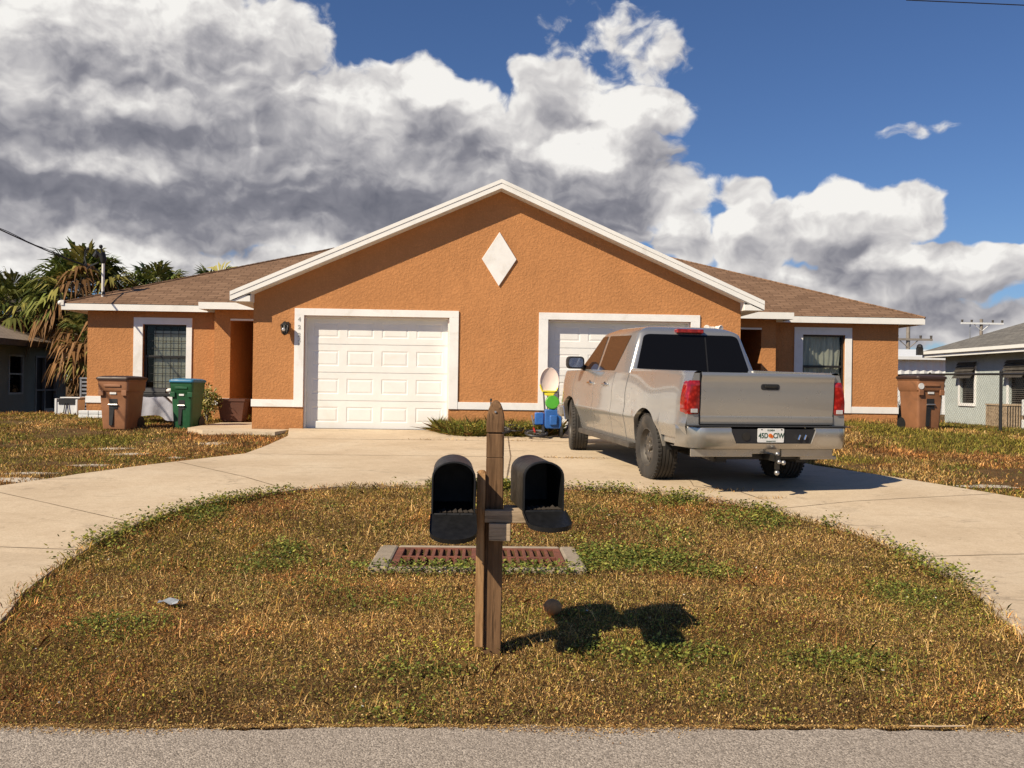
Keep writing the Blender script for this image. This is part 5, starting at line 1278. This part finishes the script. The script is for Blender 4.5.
def blocked(x, y):
    b_ = inpoly(x, y, ring)
    ns = .03*(vnoise(x, y, 9, 5)-.5)
    b_ |= (y < 3.805+ns)
    b_ |= inpoly(x, y, WALK)
    b_ |= (y > 16.85) & (x > -4.3) & (x < 4.95)
    b_ |= (y > 20.37) & (x > -8.8) & (x < 9.62)
    b_ |= (x > 4.93) & (x < 6.3) & (y > 16.0) & (y < 20.4)
    b_ |= (np.abs(x) < .76) & (y > 6.74+.10*np.sin(x*5+1)) & (y < 7.51)
    return b_
GP = [(-1.55, 7.0, .30, .65), (-2.0, 5.1, .34, .32), (1.2, 7.1, .7, .5), (1.7, 6.7, .4, .35), (.9, 4.7, .5, .25), (-2.55, 8.6, .25, .5), (2.6, 8.6, .5, .6), (2.0, 9.4, .5, .3), (2.9, 6.0, .3, .5), (-.3, 4.45, .35, .15), (1.9, 4.6, .5, .2)]
def green(x, y):
    g = np.zeros_like(x)
    for cx_, cy_, rx_, ry_ in GP: g = np.maximum(g, 1-((x-cx_)/rx_)**2-((y-cy_)/ry_)**2)
    return np.clip(np.clip(g, 0, 1)*1.1*(.35+1.1*fb(x, y, 5.5, 8))+np.clip((fb(x, y, 1.9, 3)-.50)*2.6, 0, 1)*.62*(.4+fb(x, y, 7, 12)), 0, 1)
def bare(x, y): return np.clip((fb(x, y, .9, 21)-.56)*7, 0, 1)*(((x < -3.2) & (y > 9)) | ((x > 5) & (y > 9)))
def scatter(x0, x1, y0, y1, dens, extra=None):
    n = int((x1-x0)*(y1-y0)*dens); x = x0+(x1-x0)*rng.random(n); y = y0+(y1-y0)*rng.random(n)
    k = ~blocked(x, y)
    if extra is not None: k &= extra(x, y)
    return x[k], y[k]
def blades(x, y, hmin, hmax, w, pal, lean=1.0, zoff=0.0, gw=True):
    n = len(x); z = gzv(x, y)-.012+zoff; a = rng.random(n)*2*PI; h = (hmin+(hmax-hmin)*rng.random(n)**1.6)
    if gw: h *= .65+.7*fb(x, y, 1.1, 9)
    ln = h*lean*(.3+1.1*rng.random(n)); d = np.stack([np.cos(a), np.sin(a)], 1); sgn = rng.random(n)*2*PI
    s_ = np.stack([np.cos(sgn), np.sin(sgn)], 1)*w*(.6+.8*rng.random(n))[:, None]
    hh = np.sqrt(np.maximum(h*h-(ln*.8)**2, (h*.25)**2))
    b_ = np.stack([x, y, z], 1); V = np.zeros((n, 5, 3))
    V[:, 0] = b_; V[:, 0, :2] -= s_; V[:, 1] = b_; V[:, 1, :2] += s_
    mid = b_.copy(); mid[:, :2] += d*(ln*.4)[:, None]; mid[:, 2] += hh*.65
    V[:, 2] = mid; V[:, 2, :2] += s_*.75; V[:, 4] = mid; V[:, 4, :2] -= s_*.75
    V[:, 3] = b_; V[:, 3, :2] += d*ln[:, None]; V[:, 3, 2] += hh
    ci = pal; c_ = ci*(.35+1.3*rng.random((n, 1)))
    F = np.arange(n*5).reshape(n, 5); return V.reshape(-1, 3), F, np.repeat(c_, 5, 0)
DRY = np.array([(.52, .345, .145), (.37, .215, .085), (.22, .12, .048), (.64, .47, .24), (.42, .285, .095), (.10, .055, .028)])
DRY = DRY*np.array([1.08, 1.03, .88])
OLV = np.array([(.24, .21, .035), (.33, .27, .045), (.15, .15, .025), (.42, .33, .07), (.20, .13, .035)])
GRN = np.array([(.13, .17, .028), (.20, .22, .04), (.075, .105, .02), (.30, .29, .06)])
def pal(x, y, k1=.35, k2=.75):
    n = len(x); g = green(x, y); ol = np.clip((fb(x, y, .8, 14)-.36)*2.2, 0, 1)
    r_ = rng.random(n); c_ = DRY[rng.integers(0, len(DRY), n)]
    rd = np.clip((fb(x, y, 1.3, 51)-.46)*6, 0, 1)[:, None]; c_ = c_*(1.04-rd*np.array([.16, .34, .38])); dk_ = np.clip((fb(x, y, 3.0, 91)-.50)*6, 0, 1)[:, None]; c_ = c_*(1.10-.48*dk_); st = np.clip((fb(x, y, 1.7, 61)-.52)*5, 0, 1)[:, None]; c_ = c_*(1.08+st*np.array([.42, .36, .28]))
    isol = r_ < k2*ol+.35*g; c_[isol] = OLV[rng.integers(0, len(OLV), isol.sum())]
    isg = rng.random(n) < k1*g; c_[isg] = GRN[rng.integers(0, len(GRN), isg.sum())]
    return c_
def join(parts):
    V = []; F = []; C_ = []; o = 0
    for v, f, c_ in parts: V.append(v); F.append(f+o); C_.append(c_); o += len(v)
    return np.concatenate(V), np.concatenate(F), np.concatenate(C_)
def grass_obj(name, parts, label):
    V, F, C_ = join(parts); o = fast_mesh(name, V, F, C_, 'blade'); o['kind'] = 'stuff'; o['label'] = label; o['category'] = 'grass'; return o
parts = []
x, y = scatter(-4.2, 4.8, 3.74, 5.6, 15000); parts.append(blades(x, y, .008, .030, .0017, pal(x, y), 1.25))
x, y = scatter(-4.2, 4.8, 5.6, 7.8, 9500); parts.append(blades(x, y, .010, .034, .0022, pal(x, y), 1.2))
x, y = scatter(-4.2, 4.8, 7.8, 10.4, 6500); parts.append(blades(x, y, .012, .042, .0028, pal(x, y), 1.2))
# taller stragglers
x, y = scatter(-4.2, 4.8, 3.85, 10.3, 240); parts.append(blades(x, y, .05, .12, .0016, pal(x, y), .7))
# ragged fringe spilling over the slab edge
ii = rng.integers(0, len(IN)-1, 9000); tt = rng.random(9000); A_ = np.array(IN)
P = A_[ii]*(1-tt[:, None])+A_[ii+1]*tt[:, None]+rng.normal(size=(9000, 2))*.035*(.4+1.6*fb(A_[ii][:, 0], A_[ii][:, 1], 2.5, 4))[:, None]
parts.append(blades(P[:, 0], P[:, 1], .02, .075, .0024, pal(P[:, 0], P[:, 1], .5, .8), 1.0, .02))
grass_obj('lawn_grass', parts, 'dry brown and olive grass on the oval front lawn')
parts = []
nb = lambda x, y: rng.random(len(x)) > bare(x, y)*.93
x, y = scatter(-9.5, -3.0, 9.0, 14, 2200, nb); parts.append(blades(x, y, .02, .06, .0038, pal(x, y, .5, .9), 1.0))
x, y = scatter(-13, -3.2, 14, 20.4, 1300, nb); parts.append(blades(x, y, .025, .075, .005, pal(x, y, .6, 1.5), .9))
x, y = scatter(-18, -8.8, 20.4, 30, 350); parts.append(blades(x, y, .04, .11, .01, pal(x, y, .6, 1.1), .9))
x, y = scatter(4.4, 9.5, 9.0, 14, 2200, nb); parts.append(blades(x, y, .02, .065, .0038, pal(x, y, .4, 1.4), 1.0))
x, y = scatter(4.4, 14, 14, 20.4, 1400); parts.append(blades(x, y, .03, .09, .005, pal(x, y, .5, 1.8), .9))
x, y = scatter(9.6, 17, 20.4, 32, 350); parts.append(blades(x, y, .05, .14, .01, pal(x, y, .6, 1.1), .9))
x, y = scatter(-9.0, 9.7, 20.15, 20.39, 900); parts.append(blades(x, y, .06, .18, .006, pal(x, y, .8, 1.1), .5))
grass_obj('side_lawn_grass', parts, 'patchy yellow green grass on the lawns either side of the driveway')
# clover and broad leaf weeds
def leafbits(x, y, s0, s1, cols, zmin, zmax, tilt=.55):
    n = len(x); z = gzv(x, y)-.01+zmin+(zmax-zmin)*rng.random(n); L_ = (s0+(s1-s0)*rng.random(n))[:, None]
    nn = np.stack([rng.normal(size=n)*tilt, rng.normal(size=n)*tilt, np.ones(n)], 1); nn /= np.linalg.norm(nn, axis=1, keepdims=True)
    r_ = runit(n); U = np.cross(nn, r_); U /= np.linalg.norm(U, axis=1, keepdims=True)+1e-9; W_ = np.cross(nn, U)
    P = np.stack([x, y, z], 1); V = np.stack([P-U*L_, P-U*L_*.2+W_*L_*.62, P+U*L_*.75+W_*L_*.42, P+U*L_, P-U*L_*.2-W_*L_*.62], 1)
    c_ = np.array(cols)[rng.integers(0, len(cols), n)]*(.6+.8*rng.random((n, 1)))
    return V.reshape(-1, 3), np.arange(n*5).reshape(n, 5), np.repeat(c_, 5, 0)
parts = []
gk = lambda x, y: rng.random(len(x)) < green(x, y)**1.5
x, y = scatter(-4, 4.6, 3.85, 7.0, 4200, gk); parts.append(leafbits(x, y, .005, .013, GRN, .012, .06))
x, y = scatter(-4, 4.6, 7.0, 10.2, 2600, gk); parts.append(leafbits(x, y, .008, .018, GRN, .015, .07))
P = A_[rng.integers(18, len(IN)-14, 16000)]; P = P+rng.normal(size=P.shape)*np.array([.10, .09]); kk = (fb(P[:, 0], P[:, 1], 2.2, 71) > .46) & (rng.random(len(P)) < .75); P = P[kk]; P += -.04*np.sign(P-np.array([.3, 7.4]))
parts.append(leafbits(P[:, 0], P[:, 1], .008, .019, list(GRN)+list(OLV[:3]), .02, .11))
x = .0+.55*rng.normal(size=2600); y = 6.66+.10*rng.normal(size=2600); parts.append(leafbits(x, y, .007, .016, GRN, .02, .08))
x = 1.15+.30*rng.normal(size=1500); y = 7.15+.28*rng.normal(size=1500); kk = x > .80; parts.append(leafbits(x[kk], y[kk], .007, .017, GRN, .02, .09))
sp_ = lambda x, y: rng.random(len(x)) < .10+.5*np.clip((fb(x, y, 2.6, 33)-.5)*4, 0, 1)
x, y = scatter(-4, 4.6, 3.84, 6.2, 3600, sp_); parts.append(leafbits(x, y, .004, .009, list(OLV)+list(GRN), .008, .04))
x, y = scatter(-9, -3.2, 10, 20.3, 330, gk); parts.append(leafbits(x, y, .010, .022, GRN, .02, .07))
x, y = scatter(4.5, 12, 10, 20.3, 330, gk); parts.append(leafbits(x, y, .010, .022, GRN, .02, .08))
V, F, C_ = join(parts); o = fast_mesh('clover_weeds', V, F, C_, 'blade'); o['kind'] = 'stuff'; o['label'] = 'green clover and broad leaf weeds in patches through the lawn'; o['category'] = 'weeds'
# yellow weeds by the post, white specks of tiny flowers, dead leaf bits
parts = []
x = -.18+.15*rng.normal(size=260); y = 4.72+.08*rng.normal(size=260); parts.append(leafbits(x, y, .005, .010, [(.55, .50, .07), (.30, .32, .05)], .015, .06))
x, y = scatter(-3.8, 4.2, 3.95, 6.0, 34); parts.append(leafbits(x, y, .004, .009, [(.55, .5, .06), (.4, .38, .05)], .02, .05))
x, y = scatter(-3.8, 4.2, 3.95, 9.8, 9, gk); parts.append(leafbits(x, y, .004, .009, [(.7, .68, .6)], .04, .07))
x, y = scatter(-3.8, 4.2, 3.95, 9.8, 5); parts.append(leafbits(x, y, .004, .010, [(.7, .68, .6), (.6, .5, .35)], .03, .05))
x, y = scatter(-3.8, 4.2, 3.78, 6.5, 4200); parts.append(leafbits(x, y, .0025, .0065, np.concatenate([DRY, OLV]), .004, .026, 1.0))
x, y = scatter(-3.8, 4.2, 6.5, 10, 2200); parts.append(leafbits(x, y, .004, .009, np.concatenate([DRY, OLV]), .004, .03, 1.0))
V, F, C_ = join(parts); o = fast_mesh('ground_litter', V, F, C_, 'blade'); o['kind'] = 'stuff'; o['label'] = 'yellow leaves, tiny white flowers and dead leaf bits in the grass'; o['category'] = 'leaf litter'
# grit and dead grass spilled on the asphalt edge
x = -3.5+7.5*rng.random(16000); y = 3.815-np.abs(rng.normal(size=16000))*(.012+.045*(np.sin(x*3.1)*.5+.5)**2)
z_off = gzv(x, y); v, f, c_ = leafbits(x, y, .002, .006, DRY, 0, .004, .3); v[:, 2] += np.repeat(-.584-z_off+.008, 5)
o = fast_mesh('edge_litter', v, f, c_, 'blade'); o['kind'] = 'stuff'; o['label'] = 'crumbs of dead grass along the asphalt edge'; o['category'] = 'leaf litter'
# weed bed between garage doors
mb = MB(); rows = []
for i in range(25):
    u = i/24; x_ = -.85+2.35*u; r = []
    for j in range(9):
        v_ = j/8; y_ = 16.88-(1.02+.14*math.sin(u*9))*math.sin(PI*min(1, u*1.0))**.45*v_; r.append((x_, y_, gz(x_, y_)+.02+.05*math.sin(PI*u)*math.sin(PI*(.5+v_*.5))-.004*(1-math.sin(PI*u))))
    rows.append(r)
mb.grid(rows); struct(mb.build('planting_soil', 'soil', smooth=True, recalc=False))
n = 15000; u = rng.random(n); v_ = rng.random(n)**.8; x = -.85+2.35*u; y = 16.86-(1.02+.14*np.sin(u*9))*np.sin(PI*u)**.45*v_
c_ = np.concatenate([OLV, GRN, DRY[:3]])[rng.integers(0, 12, n)]
hsc = .5+.5*np.clip(np.sin(PI*u)*1.3, 0, 1)
vv, ff, cc = blades(x, y, .05, .36, .0042, c_*.9, 1.0, .03, False)
n = 7000; u2 = rng.random(n); v2 = rng.random(n)**.8; x2 = -.85+2.35*u2; y2 = 16.86-(1.02+.14*np.sin(u2*9))*np.sin(PI*u2)**.45*v2
vv, ff, cc = join([(vv, ff, cc), leafbits(x2, y2, .012, .028, list(GRN)+list(OLV), .05, .24, .9)])
o = fast_mesh('weed_bed', vv, ff, cc, 'blade'); o['kind'] = 'stuff'; o['label'] = 'overgrown weed patch at the wall between the two garage doors'; o['category'] = 'weeds'
# small tufts in the driveway cracks
parts = []
for cx_, cy_, sx_, sy_, k in ((1.35, 12.9, .22, .03, 130), (2.6, 10.0, .28, .05, 110), (3.1, 9.55, .10, .03, 40), (-.7, 15.3, .3, .03, 60), (.6, 15.3, .3, .03, 60)):
    x = cx_+sx_*rng.normal(size=k); y = cy_+sy_*rng.normal(size=k); parts.append(blades(x, y, .015, .05, .004, DRY[rng.integers(0, 6, k)], 1.3, .035, False))
grass_obj('crack_weeds', parts, 'small dry weed tufts growing in the driveway cracks')
# small grey stones / bare sand patches by the left driveway edge
M['sand'] = mat('pale_sand', (.44, .38, .30), .95, var=.25, vscale=8, bmp=.5, bscale=30)
mb = MB()
for (cx_, cy_, rx_, ry_) in ((-5.3, 10.35, .55, .16), (-5.35, 10.9, .35, .10), (-4.95, 11.7, .28, .12), (-5.0, 13.1, .30, .15), (-4.2, 12.6, .12, .08), (-4.3, 14.6, .25, .2), (6.1, 10.6, .35, .12), (-5.6, 14.0, .3, .15)):
    r = []; n = 20
    ctr = (cx_, cy_, gz(cx_, cy_)+.010)
    ring_ = [(cx_+rx_*(1+.25*math.sin(3*a+cx_*9)+.15*math.sin(7*a))*math.cos(a), cy_+ry_*(1+.2*math.sin(5*a))*math.sin(a)) for a in [2*PI*k/n for k in range(n)]]
    mb.add([ctr]+[(px_, py_, gz(px_, py_)-.008) for px_, py_ in ring_], [(0, k+1, (k+1) % n+1) for k in range(n)])
struct(mb.build('bare_soil_patch', 'sand', smooth=True))

# ---------------------------------------------------------------- sky
w = bpy.data.worlds.new('World'); scn.world = w; w.use_nodes = True; t = NT(w.node_tree)
for n_ in list(t.n): t.n.remove(n_)
out = t.node('ShaderNodeOutputWorld')
sky = t.node('ShaderNodeTexSky', sky_type='NISHITA'); sky.sun_disc = False; sky.sun_elevation = SUN_EL; sky.sun_rotation = PI+SUN_AZ
sky.air_density = 1.0; sky.dust_density = 0.3; sky.ozone_density = 2.2
# clouds: (azimuth, elevation, half width, half height, weight) in degrees
BL = [(-22.37, 19.78, 12.88, 4.49, 1), (-24.88, 14.69, 12.93, 5.85, 1), (-17.05, 14.24, 11.72, 5.55, 1), (-21.69, 10.39, 15.65, 2.88, 1), (-8.42, 14.33, 9.25, 4.93, 1), (-3.77, 16.32, 5.8, 3.67, 1), (-9.6, 10.81, 12.51, 2.63, 1), (3.89, 13.83, 8.65, 4.08, 1), (9.22, 16.92, 4.39, 1.58, 0.8), (9.92, 11.99, 4.86, 2.49, 0.9), (4.89, 10.79, 8.13, 2.63, 0.9), (12.57, 9.34, 2.26, 1.88, 0.8), (-22.96, 7.0, 8.85, 2.02, 0.8), (-27.72, 5.7, 3.8, 2.15, 0.7), (-9.26, 8.88, 2.52, 1.01, 0.6), (16.99, 8.95, 3.14, 2.26, 0.9), (21.62, 9.79, 5.33, 2.38, 0.95), (24.92, 10.43, 3.44, 1.88, 0.9), (26.83, 6.91, 8.85, 1.77, 0.9), (19.66, 6.42, 6.96, 1.64, 0.9), (27.39, 4.04, 7.62, 1.65, 0.6), (30.88, 7.18, 4.42, 1.26, 0.8), (20.83, 5.15, 10.78, 1.9, 0.7), (-8.32, 7.58, 9.47, 1.39, 0.55), (-14.91, 6.19, 7.59, 1.27, 0.5), (4.8, 17.08, 4.26, 1.83, 0.35), (7.26, 21.15, 3.56, 2.02, 0.2), (10.43, 19.73, 2.64, 1.2, 0.16), (4.77, 18.81, 3.62, 1.33, 0.34), (25.13, 15.09, 0.8, 0.25, 0.03), (27.61, 15.28, 0.49, 0.31, 0.05), (15.93, 11.84, 1.87, 0.87, 0.28)]
LB = [(-22.37, 19.94, 11.97, 2.87, 0.75), (-22.3, 15.68, 6.74, 1.23, 0.55), (-23.04, 12.32, 6.53, 1.0, 0.7), (9.84, 17.14, 4.26, 1.46, 0.8), (-2.23, 18.58, 4.53, 1.69, 0.8), (6.1, 14.73, 5.54, 2.09, 0.5), (-11.43, 11.9, 3.11, 0.5, 0.4), (-22.17, 6.83, 9.48, 1.9, 1), (-9.56, 8.26, 5.04, 1.13, 0.8), (-14.16, 14.5, 0.49, 1.85, 0.5), (-9.7, 17.43, 3.64, 1.21, 0.4), (16.08, 10.05, 3.13, 1.13, 0.6), (21.32, 11.03, 5.0, 1.25, 0.7), (27.34, 7.69, 6.94, 1.01, 0.7), (19.65, 6.96, 3.79, 0.76, 0.4), (12.12, 10.14, 2.13, 0.88, 0.6)]
DK = [(-24.82, 10.36, 10.65, 1.63, 1), (-9.6, 11.17, 10.62, 1.75, 1), (-21.21, 14.35, 8.02, 1.11, 0.5), (-14.99, 11.83, 7.48, 1.25, 0.7), (7.43, 10.8, 6.88, 1.63, 0.6)]
dr_ = t.node('ShaderNodeTexCoord').outputs['Generated']
s3 = t.node('ShaderNodeSeparateXYZ'); t.put(s3.inputs[0], dr_)
az = t.m('MULTIPLY', t.m('ARCTAN2', s3.outputs[0], s3.outputs[1]), 57.29578)
el = t.m('MULTIPLY', t.m('ARCSINE', s3.outputs[2]), 57.29578)
cb = t.node('ShaderNodeCombineXYZ'); t.put(cb.inputs[0], az); t.put(cb.inputs[1], el); P = cb.outputs[0]
wrp = t.v('SUBTRACT', t.noise(P, 0.30, 3, 0.5, out='Color'), (0.5, 0.5, 0.5)); Pw = t.v('ADD', P, t.v('SCALE', wrp, scale=2.6))
def blobs(Q, lst, sm=0.15):
    f = None
    for (a, e, rx_, ry_, wt) in lst:
        d = t.v('MULTIPLY', t.v('SUBTRACT', Q, (a, e, 0)), (1/rx_, 1/ry_, 0))
        q = t.m('MULTIPLY_ADD', t.v('DOT_PRODUCT', d, d), -wt, wt)
        f = q if f is None else t.m('SMOOTH_MAX', f, q, sm)
    return f
BIG = [b for b in BL if b[2] > 2.4]
far = t.m('MAXIMUM', t.maprange(t.m('ABSOLUTE', az), 38, 50, 0, 1), t.maprange(el, 32, 42, 0, 1))
fn = t.maprange(t.noise(P, 0.05, 3, 0.5), 0.62, 0.80, -0.8, 0.3)
f0 = t.m('MAXIMUM', blobs(Pw, BL), t.m('SUBTRACT', fn, t.maprange(far, 0, 1, 2.0, 0.0)))
OFB = (-1.0, 2.3, 0)
fB = blobs(t.v('ADD', Pw, OFB), BIG)
def billow(Q, sc, det):   # rounded lumps
    n = t.noise(Q, sc, det, 0.5); return t.m('SUBTRACT', 1.0, t.m('ABSOLUTE', t.m('MULTIPLY_ADD', n, 4.0, -2.0)))
sq = t.v('MULTIPLY', Pw, (0.85, 1.15, 1))
n0 = t.noise(sq, 0.26, 8, 0.56); nA = t.noise(t.v('ADD', sq, (-0.30, 0.5, 0)), 0.26, 4, 0.5); nB = t.noise(t.v('ADD', sq, OFB), 0.26, 1, 0.5)
b0 = billow(sq, 0.36, 5); bA = billow(t.v('ADD', sq, (-0.30, 0.5, 0)), 0.36, 5)
h0 = t.m('ADD', t.m('MULTIPLY_ADD', n0, 1.55, -0.86), t.m('MULTIPLY', b0, 0.17))
hA = t.m('ADD', t.m('MULTIPLY_ADD', nA, 1.55, -0.86), t.m('MULTIPLY', bA, 0.17))
D = t.m('ADD', f0, h0); DB = t.m('ADD', fB, t.m('MULTIPLY_ADD', nB, 1.9, -0.98))
alpha = t.m('MULTIPLY', t.maprange(D, 0.0, 0.27, 0, 1, True), t.maprange(el, -1.0, 1.5, 0, 1))
n0r = t.noise(sq, 0.26, 4, 0.5); relief = t.m('ADD', t.m('MULTIPLY', t.m('SUBTRACT', n0r, nA), 1.7), t.m('MULTIPLY', t.m('SUBTRACT', b0, bA), 0.26))
thick = t.maprange(DB, -0.05, 0.95, 0, 1, True)
nz = t.m('MULTIPLY_ADD', t.noise(P, 0.22, 5, 0.6), 2.0, -1.0)
li = t.maprange(t.m('ADD', blobs(Pw, LB, 0.2), nz), 0.0, 0.95, 0, 0.48, True)
dk = t.maprange(t.m('ADD', blobs(Pw, DK, 0.2), nz), 0.0, 0.9, 0, 0.22, True)
lit = t.m('ADD', t.m('MULTIPLY_ADD', thick, -0.40, 0.80), t.m('MULTIPLY', relief, 0.80))
lit = t.m('SUBTRACT', t.m('ADD', lit, li), dk)
lit = t.m('ADD', lit, t.m('MULTIPLY', t.maprange(D, 0.0, 0.5, 1, 0), 0.10), clamp=True)
ccol = t.ramp(lit, [(0.0, (0.14, 0.145, 0.18)), (0.30, (0.235, 0.235, 0.27)), (0.55, (0.43, 0.42, 0.44)), (0.80, (0.68, 0.66, 0.65)), (1.0, (0.90, 0.88, 0.845))])
b1 = t.node('ShaderNodeBackground'); t.put(b1.inputs[0], t.mix(1.0, sky.outputs[0], (0.74, 0.95, 1.32), 'MULTIPLY')); b1.inputs[1].default_value = 0.0505
b2 = t.node('ShaderNodeBackground'); t.put(b2.inputs[0], ccol); b2.inputs[1].default_value = 0.80
mx = t.node('ShaderNodeMixShader'); t.put(mx.inputs[0], alpha); t.l.new(b1.outputs[0], mx.inputs[1]); t.l.new(b2.outputs[0], mx.inputs[2]); t.l.new(mx.outputs[0], out.inputs[0])
w.cycles.sampling_method = 'MANUAL'; w.cycles.sample_map_resolution = 512
